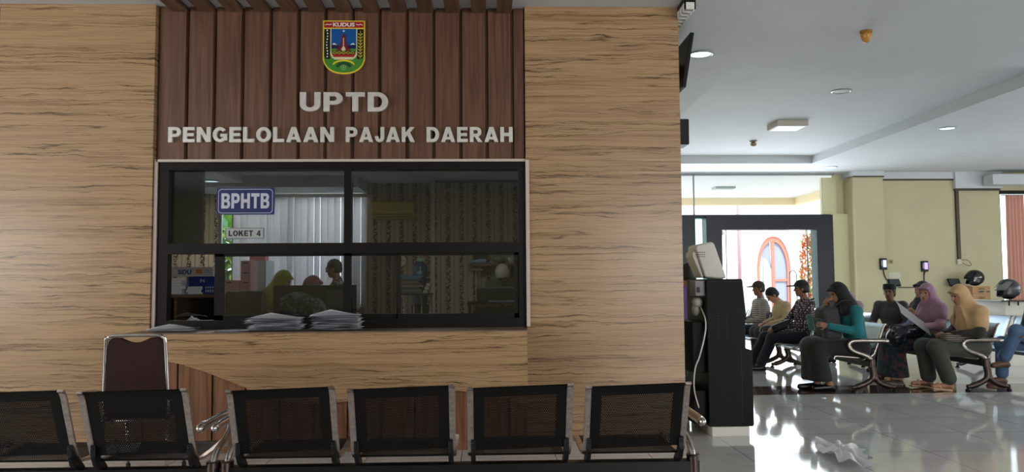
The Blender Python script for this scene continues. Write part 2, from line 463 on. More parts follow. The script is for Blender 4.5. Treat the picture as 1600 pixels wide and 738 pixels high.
# heavy grotesque capitals drawn as bars, wedges and bands, one unit tall
TX, TY = .275, .21
def _arc(cx, cy, rx, ry, a0, a1, tx=TX, ty=TY, n=18):
    return ('band', [(cx + rx * math.cos(math.radians(a0 + (a1 - a0) * k / n)), cy + ry * math.sin(math.radians(a0 + (a1 - a0) * k / n))) for k in range(n + 1)],
            [(cx + (rx - tx) * math.cos(math.radians(a0 + (a1 - a0) * k / n)), cy + (ry - ty) * math.sin(math.radians(a0 + (a1 - a0) * k / n))) for k in range(n + 1)])
def _bar(x0, y0, x1, y1): return ('poly', [(x0, y0), (x1, y0), (x1, y1), (x0, y1)])
def _poly(*p): return ('poly', list(p))
_P = [_bar(0, 0, TX, 1), _bar(TX, .79, .5, 1), _bar(TX, .35, .5, .55), _arc(.5, .675, .37, .325, -90, 90)]
GLYPH = {
    'U': (.93, [_bar(0, .37, TX, 1), _bar(.93 - TX, .37, .93, 1), _arc(.465, .37, .465, .37, 180, 360)]),
    'P': (.87, _P),
    'R': (.95, _P + [_poly((.34, .40), (.60, .40), (.95, 0), (.63, 0))]),
    'T': (.86, [_bar(0, .78, .86, 1), _bar(.43 - TX / 2, 0, .43 + TX / 2, .8)]),
    'D': (.93, [_bar(0, 0, TX, 1), _bar(TX, .79, .45, 1), _bar(TX, 0, .45, .21), _arc(.45, .5, .48, .5, -90, 90)]),
    'E': (.80, [_bar(0, 0, TX, 1), _bar(TX, .79, .79, 1), _bar(TX, .40, .74, .60), _bar(TX, 0, .80, .21)]),
    'N': (.95, [_bar(0, 0, TX, 1), _bar(.95 - TX, 0, .95, 1), _poly((0, 1), (.30, 1), (.95, 0), (.65, 0))]),
    'G': (1.0, [_arc(.5, .5, .5, .5, 38, 318), _bar(.52, .36, 1.0, .55), _bar(.74, .12, 1.0, .45)]),
    'L': (.76, [_bar(0, 0, TX, 1), _bar(TX, 0, .76, .22)]),
    'O': (1.02, [_arc(.51, .5, .51, .5, 0, 360, n=32)]),
    'A': (1.04, [_poly((0, 0), (.29, 0), (.66, 1), (.37, 1)), _poly((.75, 0), (1.04, 0), (.67, 1), (.38, 1)), _bar(.2, .17, .84, .35)]),
    'J': (.70, [_bar(.70 - TX, .34, .70, 1), _arc(.35, .34, .35, .34, 180, 360), _bar(0, .33, TX * .9, .40)]),
    'K': (1.0, [_bar(0, 0, TX, 1), _poly((TX, .30), (TX, .62), (.63, 1), (.97, 1)), _poly((.36, .56), (.60, .70), (1.0, 0), (.66, 0))]),
    'H': (.92, [_bar(0, 0, TX, 1), _bar(.92 - TX, 0, .92, 1), _bar(TX, .39, .92 - TX, .61)]),
    'B': (.90, [_bar(0, 0, TX, 1), _bar(TX, .81, .52, 1), _bar(TX, .42, .56, .60), _bar(TX, 0, .56, .19), _arc(.52, .74, .34, .26, -90, 90, ty=.19), _arc(.56, .29, .34, .29, -90, 90, ty=.19)]),
    '4': (.84, [_bar(.46, 0, .72, 1), _bar(0, .20, .84, .40), _poly((0, .38), (.24, .38), (.62, 1), (.46, 1))]),
}
def glyph_mesh(ch, w_, h_, depth, x=0., y=0., z=0., b=None):
    """one capital, w_ by h_, standing in the XZ plane with its face at y - depth"""
    own = b is None
    if own: b = MB()
    gw, parts = GLYPH[ch]
    kx, kz = w_ / gw, h_
    for n, p in enumerate(parts):
        d = depth + .00008 * n
        if p[0] == 'poly': b.prism([(x + q[0] * kx, z + q[1] * kz) for q in p[1]], 'y', y, y - d)
        else:
            o, i_ = [[(x + q[0] * kx, z + q[1] * kz) for q in r_] for r_ in p[1:]]
            R_ = [[b.bm.verts.new((u, yy, v)) for u, v in q] for yy in (y, y - d) for q in (o, i_)]
            fs = []
            for k in range(len(o) - 1):
                for A, B_ in ((0, 1), (3, 2), (2, 0), (1, 3)): fs.append(b.bm.faces.new((R_[A][k], R_[A][k + 1], R_[B_][k + 1], R_[B_][k])))
            for k in (0, len(o) - 1): fs.append(b.bm.faces.new((R_[0][k], R_[1][k], R_[3][k], R_[2][k])))
            bmesh.ops.recalc_face_normals(b.bm, faces=fs)
    return b
def heavy_line(name, st, x0, x1, z0, z1, y, depth, m, parent, gap=.12, space=.45):
    tot = sum(GLYPH[c][0] if c != ' ' else space for c in st) + gap * (len(st) - 1)
    k = (x1 - x0) / tot; x = x0; b = MB()
    for c in st:
        if c != ' ': glyph_mesh(c, GLYPH[c][0] * k, z1 - z0, depth, x, y, z0, b)
        x += ((GLYPH[c][0] if c != ' ' else space) + gap) * k
    return b.build(name, m, parent)

def text_fit(name, s, x0, x1, z0, z1, y, depth, m, parent=None, bold=.0, frame=None):
    """lettering filling x0..x1 by z0..z1 with its face at y - depth; frame(p) may place it elsewhere"""
    me, co = text_mesh(s, bold)
    lo, hi = co.min(0), co.max(0)
    q = (co - lo) / np.maximum(hi - lo, 1e-6)
    P = np.stack([x0 + q[:, 0] * (x1 - x0), y - q[:, 2] * depth, z0 + q[:, 1] * (z1 - z0)], 1)
    if frame is not None: P = np.array([frame(Vector(p)) for p in P])
    for v, p in zip(me.vertices, P): v.co = p
    me.materials.clear()
    return link(name, me, m, parent)

# ------------------------------------------------------------------ soft bodies: a distance field turned into one skin
def cap(a, b, ra, rb=None): return ('cap', np.array(a, float), np.array(b, float), float(ra), float(ra if rb is None else rb))
def ell(c, r, R=None): return ('ell', np.array(c, float), np.array(r, float), np.array(R if R is not None else np.eye(3), float))
def rbox(c, r, R=None, rr=.02): return ('box', np.array(c, float), np.array(r, float), np.array(R if R is not None else np.eye(3), float), rr)

def prim_d(p, X, Y, Z):
    if p[0] == 'cap':
        a, b, ra, rb = p[1:]
        ba = b - a; L2 = max(ba @ ba, 1e-9)
        t = np.clip(((X - a[0]) * ba[0] + (Y - a[1]) * ba[1] + (Z - a[2]) * ba[2]) / L2, 0, 1)
        return np.sqrt((X - a[0] - t * ba[0]) ** 2 + (Y - a[1] - t * ba[1]) ** 2 + (Z - a[2] - t * ba[2]) ** 2) - (ra + (rb - ra) * t)
    c, r, R = p[1:4]
    x, y, z = X - c[0], Y - c[1], Z - c[2]
    u = R[0, 0] * x + R[1, 0] * y + R[2, 0] * z
    v = R[0, 1] * x + R[1, 1] * y + R[2, 1] * z
    q = R[0, 2] * x + R[1, 2] * y + R[2, 2] * z
    if p[0] == 'ell':
        k0 = np.sqrt((u / r[0]) ** 2 + (v / r[1]) ** 2 + (q / r[2]) ** 2)
        k1 = np.sqrt((u / r[0] ** 2) ** 2 + (v / r[1] ** 2) ** 2 + (q / r[2] ** 2) ** 2)
        return k0 * (k0 - 1) / np.maximum(k1, 1e-6)
    rr = p[4]
    a, b, d = np.abs(u) - r[0] + rr, np.abs(v) - r[1] + rr, np.abs(q) - r[2] + rr
    return np.sqrt(np.maximum(a, 0) ** 2 + np.maximum(b, 0) ** 2 + np.maximum(d, 0) ** 2) + np.minimum(np.maximum(a, np.maximum(b, d)), 0) - rr

def prim_box(p):
    if p[0] == 'cap':
        a, b, ra, rb = p[1:]; m = max(ra, rb)
        return np.minimum(a, b) - m, np.maximum(a, b) + m
    e = np.abs(p[3]) @ p[2]
    return p[1] - e, p[1] + e

def skin_mesh(name, prims, h=.01, k=.03):
    """prims: list of (prim, op, k) or prim; op '+' joins softly, '-' carves"""
    items = [(q if isinstance(q[0], tuple) else (q, '+', k)) for q in prims]
    boxes = [prim_box(q[0]) for q in items]
    lo = np.min([b[0] for b, q in zip(boxes, items) if q[1] == '+'], 0) - 3 * h
    hi = np.max([b[1] for b, q in zip(boxes, items) if q[1] == '+'], 0) + 3 * h
    n = np.ceil((hi - lo) / h).astype(int) + 1
    ax = [(lo[i] + h * np.arange(n[i])).astype(np.float32) for i in range(3)]
    D = np.full(n, .2, np.float32)
    for (p, op, kk), (b0, b1) in zip(items, boxes):
        pad = kk + 2.5 * h
        s = [slice(max(0, int((b0[i] - pad - lo[i]) / h)), min(n[i], int((b1[i] + pad - lo[i]) / h) + 2)) for i in range(3)]
        if any(q.stop <= q.start for q in s): continue
        d = prim_d(p, ax[0][s[0]][:, None, None], ax[1][s[1]][None, :, None], ax[2][s[2]][None, None, :])
        A = D[tuple(s)]
        if op == '-': A, d = -A, d
        m = np.maximum(kk - np.abs(A - d), 0) / max(kk, 1e-6)
        r = np.minimum(A, d) - m * m * kk * .25
        D[tuple(s)] = -r if op == '-' else r
    # surface nets
    S = D < 0
    c = np.zeros(np.array(n) - 1, np.int8)
    acc = np.zeros((*c.shape, 3), np.float32); cnt = np.zeros(c.shape, np.int16)
    for axis in range(3):
        o1, o2 = [a for a in range(3) if a != axis]
        for da in (0, 1):
            for db in (0, 1):
                s0 = [None] * 3; s1 = [None] * 3
                s0[axis] = slice(0, n[axis] - 1); s1[axis] = slice(1, n[axis])
                for o, dd in ((o1, da), (o2, db)):
                    s0[o] = s1[o] = slice(dd, n[o] - 1 + dd)
                A, B = D[tuple(s0)], D[tuple(s1)]
                cr = (A < 0) != (B < 0)
                t = np.where(cr, A / np.where(cr, A - B, 1), 0)
                acc[..., axis] += t
                acc[..., o1] += cr * da
                acc[..., o2] += cr * db
                cnt += cr
    act = cnt > 0
    idx = np.full(c.shape, -1, np.int64); idx[act] = np.arange(act.sum())
    ii = np.argwhere(act)
    V = (ii + acc[act] / cnt[act][:, None]) * h + lo
    F = []
    for axis in range(3):
        o1, o2 = (axis + 1) % 3, (axis + 2) % 3
        s0 = [slice(1, n[i] - 1) for i in range(3)]; s1 = list(s0)
        s0[axis] = slice(0, n[axis] - 1); s1[axis] = slice(1, n[axis])
        A, B = S[tuple(s0)], S[tuple(s1)]
        for flag in (True, False):
            e = np.argwhere((A != B) & (A == flag))
            if not len(e): continue
            base = e.copy()
            for i in range(3):
                if i != axis: base[:, i] += 1
            def cell(d1, d2):
                q = base.copy(); q[:, o1] -= d1; q[:, o2] -= d2
                return idx[q[:, 0], q[:, 1], q[:, 2]]
            quad = np.stack([cell(1, 1), cell(0, 1), cell(0, 0), cell(1, 0)], 1)
            F.append(quad if flag else quad[:, ::-1])
    F = np.concatenate(F)
    # light smoothing
    for _ in range(2):
        sm = np.zeros_like(V); nn = np.zeros(len(V))
        for a, b in ((0, 1), (1, 2), (2, 3), (3, 0)):
            np.add.at(sm, F[:, a], V[F[:, b]]); np.add.at(nn, F[:, a], 1)
            np.add.at(sm, F[:, b], V[F[:, a]]); np.add.at(nn, F[:, b], 1)
        V = V * .6 + .4 * sm / np.maximum(nn, 1)[:, None]
    me = bpy.data.meshes.new(name)
    me.from_pydata(V.tolist(), [], F.tolist())
    me.polygons.foreach_set('use_smooth', [True] * len(me.polygons))
    me.update()
    return me

def blob(name, prims, m, parent=None, loc=None, h=.01, k=.03):
    return link(name, skin_mesh(name, prims, h, k), m, parent, loc)

# ================================================================== the setting
ZC = 3.93
def S(name, m, *boxes, bev=0.):
    b = MB()
    for lo, hi in boxes: b.box(lo, hi, bev=bev)
    return struct(b.build(name, m))

S('floor', TILES, ((-10, -8, -.12), (16, 18.35, 0)))
# ceiling with a raised coffer over the waiting area
for lo, hi in (((-10, -8, ZC), (16, 8.97, 4.4)), ((1.6, 8.97, ZC), (2.98, 18.35, 4.4)), ((-10, 8.97, ZC), (1.6, 12.95, 4.4)), ((7.13, 8.97, ZC), (16, 18.35, 4.4)), ((2.98, 16.55, ZC), (7.13, 18.35, 4.4)), ((2.98, 8.97, 4.1), (7.13, 16.55, 4.4))):
    S('ceiling', PAINT, (lo, hi))
# rear and side walls behind the viewer, with window openings
S('wall_rear', CREAM, ((-10, -8.15, 0), (16, -7.95, .8)), ((-10, -8.15, 3.2), (16, -7.95, ZC)),
  *[((x, -8.15, .8), (x + .5, -7.95, 3.2)) for x in (3.2, 6.3, 9.6, 12.9, 15.5)], ((-10, -8.15, .8), (3.4, -7.95, 3.2)))
S('wall_left', CREAM, ((-10.15, -8, 0), (-9.95, 7.1, .9)), ((-10.15, -8, 3.1), (-9.95, 7.1, ZC)), ((-10.15, -8, .9), (-9.95, -4.5, 3.1)), ((-10.15, 4.5, .9), (-9.95, 7.1, 3.1)))
S('wall_right', CREAM, ((15.95, -8, 0), (16.15, 18.35, 1.2)), ((15.95, -8, 2.8), (16.15, 18.35, ZC)), ((15.95, -8, 1.2), (16.15, 1, 2.8)), ((15.95, 14.5, 1.2), (16.15, 18.35, 2.8)))

# stone-clad piers either side of the counter opening
S('wall_front_left', STONE, ((-4.34, 7.0, 0), (-2.965, 7.3, ZC)))
S('wall_front_right', STONE, ((.375, 7.0, 0), (1.797, 7.3, ZC)))
b = MB()
b.box((1.60, 7.3, 0), (1.80, 12.95, ZC)); struct(b.build('wall_side_corridor', CREAM))
# walnut panel above the window: upright boards with shadow gaps
gx = [-2.965, -2.697, -2.451, -2.199, -1.947, -1.694, -1.451, -1.203, -.959, -.709, -.465, -.219, .02, .255, .375]
b = MB(); b.box((-2.965, 7.09, 2.52), (.375, 7.3, ZC))
for a, c in zip(gx, gx[1:]):
    b.prism([(a + .012, 7.09), (a + .02, 7.052), (c - .012, 7.043), (c - .002, 7.09)], 'z', 2.52, ZC - .002)
struct(b.build('wall_front_panel', WOOD))
# walnut panel further along to the far end of the front
b = MB(); b.box((-10, 7.12, 0), (-4.34, 7.3, ZC))
for k in range(20): b.box((-4.6 - .25 * k, 7.08, 0), (-4.6 - .25 * k + .235, 7.12, ZC - .002))
struct(b.build('wall_front_panel', WOOD))
# ceiling slats carry the boards over the viewer's head
for i, x in enumerate(gx[1:-1]):
    s = MB().box((x - .135, -2.0, ZC - .05), (x, 7.04, ZC)).build('trim_%d' % (i + 1), WOODY); struct(s)
# pale reveal strip round the window
S('trim_20', WTRIM, ((-2.945, 7.02, 2.497), (.41, 7.08, 2.52)), ((-2.958, 7.02, 1.0), (-2.932, 7.08, 2.52)), ((.372, 6.985, 1.0), (.404, 7.0, 2.505)))

# counter window: black aluminium, tinted panes
GL_UP = glass('tinted_glass', (.70, .72, .71)); GL_LOW = glass('sash_glass', (.78, .80, .80)); GL_DARK = glass('dark_sash_glass', (.50, .51, .51))
win = bpy.data.objects.new('window_1', None); COL.objects.link(win); struct(win)
f = MB()
Y0, Y1 = 7.04, 7.14
f.box((-2.93, Y0, 2.425), (.37, Y1, 2.497)); f.box((-2.93, Y0, .985), (.37, Y1, 1.075))
f.box((-2.93, Y0, 1.075), (-2.835, Y1, 2.425)); f.box((.307, Y0, 1.075), (.37, Y1, 2.425))
f.box((-2.835, Y0 - .01, 1.668), (.307, Y1, 1.762))
f.build('frame', BLACKFR, win)
MB().box((-1.274, Y0 + .01, 1.7), (-1.208, Y1, 2.46)).build('mullion', BLACKFR, win)
for a, c in ((-2.84, -1.25), (-1.23, .32)):
    MB().box((a, 7.10, 1.74), (c, 7.106, 2.44)).build('pane', GL_UP, win)
def sash(x0, x1, y, stl, str_, gm):
    b = MB()
    b.box((x0, y, 1.07), (x0 + stl, y + .03, 1.67)); b.box((x1 - str_, y, 1.07), (x1, y + .03, 1.67))
    b.box((x0, y, 1.07), (x1, y + .03, 1.118)); b.box((x0, y, 1.645), (x1, y + .03, 1.67))
    o = b.build('sash', BLACKFR, win)
    MB().box((x0 + stl * .5, y + .012, 1.09), (x1 - str_ * .5, y + .017, 1.66)).build('pane', gm, o)
sash(-2.425, -1.21, 7.065, .08, .065, GL_LOW)
sash(-.80, .31, 7.065, .012, .045, GL_LOW)
sash(-1.275, -.765, 7.10, .06, .02, GL_DARK)

# ------------------------------------------------------------------ service counter
ctr = thing('service_counter', 'stone-faced service counter with a wavy cut front over walnut boards', 'counter', (0, 0, 0))
top_pts = [(-2.985, .985), (.352, .985), (.352, .378)]
edge = [(.352, .378), (.12, .437), (-.127, .484), (-.234, .499), (-.45, .499), (-.7, .478), (-.95, .447), (-1.15, .42), (-1.32, .405), (-1.48, .405), (-1.65, .43),
        (-1.896, .505), (-2.1, .593), (-2.316, .678), (-2.5, .738), (-2.7, .782), (-2.985, .81)]
b = MB(); b.prism(top_pts[:2] + edge, 'y', 6.54, 6.585)
b.box((-2.985, 6.585, .80), (-2.94, 6.99, .985))
b.build('stone_front', STONE, ctr)
b = MB(); b.box((-2.985, 6.545, .98), (.352, 7.0, .996)); b.build('worktop', mat('counter_top_stone', (120, 100, 84), .3, var=.2, vscale=14), ctr)
b = MB(); b.box((-2.975, 6.63, 0), (.35, 6.99, .975))
xs = [-2.98, -2.83, -2.551, -2.265, -1.993, -1.71, -1.43, -1.15, -.87, -.59, -.31, -.03, .2, .35]
for a, c in zip(xs, xs[1:]): b.box((a + .008, 6.588, 0), (c - .008, 6.64, .97))
b.build('boarded_base', woodgrain('counter_walnut', (100, 66, 46), (136, 92, 66), (154, 108, 80), .36), ctr)

# ------------------------------------------------------------------ mounted steel letters
def word(s, x0, x1, z0, z1, y, labels, group, bold):
    gap = .14
    k = (x1 - x0) / (sum(GLYPH[c][0] for c in s) + gap * (len(s) - 1))
    x = x0
    for i, ch in enumerate(s):
        o = glyph_mesh(ch, GLYPH[ch][0] * k, z1 - z0, .032).build('wall_letter', LETTER, None, (x, y, z0))
        tag(o, labels % (ch, ORD[i]), 'letter', group)
        x += (GLYPH[ch][0] + gap) * k
ORD = ['first', 'second', 'third', 'fourth', 'fifth', 'sixth', 'seventh', 'eighth', 'ninth', 'tenth', 'eleventh']
word('UPTD', -1.67, -.874, 2.955, 3.132, 7.045, 'large steel letter %s, the %s of the short upper word on the walnut wall', 'steel letters of the upper word', .06)
word('PENGELOLAAN', -2.84, -1.36, 2.674, 2.812, 7.045, 'steel letter %s, the %s of the longest word under the crest', 'steel letters of the longest word', .06)
word('PAJAK', -1.255, -.63, 2.674, 2.812, 7.045, 'steel letter %s, the %s of the middle word in the lower line', 'steel letters of the middle word', .06)
word('DAERAH', -.525, .258, 2.674, 2.812, 7.045, 'steel letter %s, the %s of the last word in the lower line', 'steel letters of the last word', .06)

# ------------------------------------------------------------------ the crest
CW, CH = .382, .497
cr_ = thing('wall_crest', 'painted shield crest with yellow rim and red top band on walnut wall', 'crest', (-1.278, 7.045, 3.302))
def shield(k, top=CH, inset=0.):
    """half-width w, flat sides then a curve to a point at the foot"""
    w_ = CW / 2 - inset; pts = [(-w_, top - inset), (w_, top - inset)]
    zb = .145
    for i in range(0, 13):
        t = i / 12; a = t * PI / 2
        pts.append((w_ * math.cos(a) ** .85 if i < 12 else 0, zb - (zb - inset * 1.1) * math.sin(a) ** 1.12))
    return pts + [(-x, z) for x, z in pts[2:-1]][::-1]
def plate(name, pts, y, m, par=cr_, t=.003): return MB().prism(pts, 'y', -y, -y - t).build(name, m, par)
YEL = mat('crest_yellow', (232, 206, 60), .4); RED = mat('crest_red', (168, 30, 34), .4); GRN = mat('crest_green', (70, 140, 50), .4)
BLU = mat('crest_blue', (8, 84, 158), .4); BLK = mat('crest_black', (14, 20, 16), .4); WHT = mat('crest_white', (232, 232, 226), .4)
DGR = mat('crest_dark_green', (20, 74, 36), .4); CRM = mat('crest_cream', (226, 216, 170), .4); MAR = mat('crest_maroon', (120, 28, 44), .4)
plate('shield_rim', shield(0), 0., YEL, t=.018)
plate('shield_field', shield(0, inset=.012), .018, GRN)
zt = .422
plate('top_band', [(-CW / 2 + .012, .428), (CW / 2 - .012, .428), (CW / 2 - .012, CH - .012), (-CW / 2 + .012, CH - .012)], .021, RED)
plate('band_line', [(-CW / 2 + .01, .416), (CW / 2 - .01, .416), (CW / 2 - .01, .428), (-CW / 2 + .01, .428)], .021, YEL)
for sgn in (-1, 1):
    plate('side_band', [(sgn * x, z) for x, z in ((.122, .416), (.178, .416), (.178, .16), (.160, .138), (.122, .138))][::-sgn], .021, BLK)
    plate('scroll', [(sgn * x, z) for x, z in ((.11, .458), (.13, .452), (.15, .457), (.172, .449), (.166, .459), (.15, .463), (.13, .458), (.112, .464))][::-sgn], .024, WHT)
plate('inner_rim', [(-.122, .416), (.122, .416), (.122, .175), (.105, .15), (.08, .132), (-.08, .132), (-.105, .15), (-.122, .175)][::-1], .024, CRM)
plate('sky', [(-.112, .416), (.112, .416), (.112, .232), (-.112, .232)][::-1], .027, BLU)
for sgn in (-1, 1):
    plate('mountain', [(sgn * x, z) for x, z in ((.112, .262), (.085, .276), (.06, .262), (.035, .258), (.03, .232), (.112, .232))][::sgn], .030, mat('crest_navy', (24, 30, 74), .4))
    plate('snow_cap', [(sgn * x, z) for x, z in ((.104, .267), (.09, .283), (.075, .279), (.058, .265), (.08, .268))][::sgn], .033, WHT)
plate('meadow', [(-.112, .232), (.112, .232), (.112, .206), (-.112, .206)][::-1], .030, GRN)
plate('ground_band', [(-.108, .206), (.108, .206), (.104, .178), (-.104, .178)][::-1], .030, BLK)
plate('base_band', [(-.104, .178), (.104, .178), (.09, .155), (-.09, .155)][::-1], .030, RED)
plate('tower', [(-.075, .21), (-.05, .23), (-.033, .262), (-.02, .30), (-.018, .345), (-.010, .352), (0, .375), (.010, .352), (.018, .345), (.02, .30), (.033, .262), (.05, .23), (.075, .21)][::-1], .033, MAR)
plate('gate', [(-.02, .222), (0, .262), (.02, .222), (.008, .21), (-.008, .21)][::-1], .036, CRM)
plate('gate_light', [(-.004, .262), (-.003, .33), (.003, .33), (.004, .262)][::-1], .036, CRM)
plate('star', [((.012 if i % 2 == 0 else .005) * math.sin(i * PI / 5), .395 + (.012 if i % 2 == 0 else .005) * math.cos(i * PI / 5)) for i in range(10)], .030, WHT)
b = MB()
for i in range(5):
    b.tube([(-.08 + .04 * i + .017 * math.cos(a), -.034, .192 + .008 * math.sin(a)) for a in [2 * PI * k / 10 for k in range(10)]], .0022, 6, close=True)
b.build('chain', YEL, cr_)
b = MB()
for i in range(10): b.ell((-.151 + .004 * math.sin(i), -.0245, .402 - .027 * i), (.0075, .002, .0075), 5)
b.build('cotton_dots', WHT, cr_)
b = MB(); b.tube([(.150, -.0255, .14), (.150, -.0255, .40)], .0022, 6)
for i in range(8):
    for sgn in (-1, 1): b.ell((.150 + sgn * .012, -.0255, .165 + .029 * i), (.004, .002, .013), 5, RY(sgn * .65))
b.build('rice_stalk', YEL, cr_)
b = MB()
b.prism([(.105 * math.cos(a), .075 + .056 * math.sin(a)) for a in np.linspace(.35, PI - .35, 13)] + [(.105 * math.cos(a) * .98, .060 + .056 * math.sin(a)) for a in np.linspace(PI - .35, .35, 13)], 'y', -.024, -.027)
b.build('ribbon', YEL, cr_)
b = MB()
for k in range(9):
    a = .35 + k * (PI - .7) / 8
    b.ell((.062 * math.cos(a), -.0235, .055 + .045 * math.sin(a)), (.018, .002, .008), 5, RY(-a))
b.build('leaf_wreath', DGR, cr_)
b = MB(); b.tube([(.02 * math.cos(a), -.024, .06 + .02 * math.sin(a)) for a in [2 * PI * k / 14 for k in range(14)]], .004, 6, close=True); b.ell((0, -.024, .06), (.009, .003, .009), 6)
b.build('rosette', mat('crest_pale_green', (150, 186, 130), .4), cr_)
text_fit('lettering', 'KUDUS', -.098, .098, .438, .475, -.024, .003, WHT, cr_, .03)

# ------------------------------------------------------------------ signs hung on the glass
sg = thing('hanging_sign', 'blue rectangular sign with white bold capitals on the upper pane', 'sign', (-2.149, 7.03, 2.02))
def rrect(w_, h_, r, n=5):
    out = []
    for cx, cy, a0 in ((w_ / 2 - r, h_ - r, 0), (-w_ / 2 + r, h_ - r, PI / 2), (-w_ / 2 + r, r, PI), (w_ / 2 - r, r, 1.5 * PI)):
        for k in range(n + 1): out.append((cx + r * math.cos(a0 + k * PI / 2 / n), cy + r * math.sin(a0 + k * PI / 2 / n)))
    return out
NAVY = mat('sign_navy', (32, 42, 100), .35); SW = mat('sign_white', (198, 200, 212), .4)
MB().prism([(-.257, 0), (.257, 0), (.257, .243), (-.257, .243)], 'y', 0, .012).build('board', NAVY, sg)
MB().prism([(x, z + .012) for x, z in rrect(.484, .219, .03)], 'y', 0, -.002).build('border', SW, sg)
MB().prism([(x, z + .017) for x, z in rrect(.474, .209, .027)], 'y', -.002, -.004).build('face', NAVY, sg)
heavy_line('lettering', 'BPHTB', -.212, .214, .055, .192, -.004, .003, SW, sg, .13)
sg = thing('counter_number_sign', 'small silver sign with black capitals and a number below the blue sign', 'sign', (-2.151, 7.028, 1.803))
SILV = mat('sign_silver', (176, 178, 180), .4)
MB().box((-.171, 0, 0), (.171, .008, .097)).build('board', mat('sign_rim', (120, 122, 124), .4), sg)
MB().box((-.163, -.003, .007), (.163, 0, .09)).build('face', SILV, sg)
heavy_line('lettering', 'LOKET', -.142, .0737, .022, .074, -.003, .003, mat('sign_black', (16, 16, 18), .5), sg, .16)
heavy_line('number', '4', .1063, .142, .022, .074, -.003, .003, mat('sign_black', (16, 16, 18), .5), sg, .16)

# ------------------------------------------------------------------ steel benches
PERF_B = perforated('black_perforated_steel', (12, 10, 11), .0, .5)
PERF_S = perforated('silver_perforated_steel', (168, 186, 198), .85, .3, mt=.14)
SEAT_PROF = [(.525, .40), (.52, .425), (.49, .436), (.40, .428), (.27, .416), (.14, .412), (.06, .418), (.025, .432)]
BACK_PROF = [(.01, .462), (-.015, .53), (-.045, .61), (-.085, .71), (-.115, .785), (-.135, .82), (-.15, .832)]
FRAME_PROF = [(.535, .395), (.53, .43), (.495, .445), (.40, .437), (.27, .425), (.14, .42), (.06, .428), (.02, .46), (-.01, .53), (-.04, .61), (-.08, .71), (-.108, .785), (-.13, .823), (-.155, .838)]
def ribbon_bar(b, prof, x0, x1, t):
    """flat bar following a (y,z) profile"""
    out = []
    for i, (y, z) in enumerate(prof):
        a = prof[max(0, i - 1)]; c = prof[min(len(prof) - 1, i + 1)]
        d = Vector((c[0] - a[0], c[1] - a[1])).normalized()
        out.append((y - d.y * t, z + d.x * t))
    n = len(prof)
    V = [[b.bm.verts.new((x, *p)) for p in prof + out] for x in (x0, x1)]
    bm = b.bm
    for i in range(n - 1):
        for (p, q) in (((0, i), (0, i + 1)),):
            bm.faces.new((V[0][i], V[0][i + 1], V[1][i + 1], V[1][i]))
            bm.faces.new((V[0][n + i], V[1][n + i], V[1][n + i + 1], V[0][n + i + 1]))
            bm.faces.new((V[0][i], V[0][n + i], V[0][n + i + 1], V[0][i + 1]))
            bm.faces.new((V[1][i], V[1][i + 1], V[1][n + i + 1], V[1][n + i]))
    for i in (0, n - 1): bm.faces.new((V[0][i], V[1][i], V[1][n + i], V[0][n + i]))
    bmesh.ops.recalc_face_normals(bm, faces=bm.faces[:])
    bmesh.ops.bevel(bm, geom=bm.edges[:], offset=.003, segments=2, affect='EDGES')

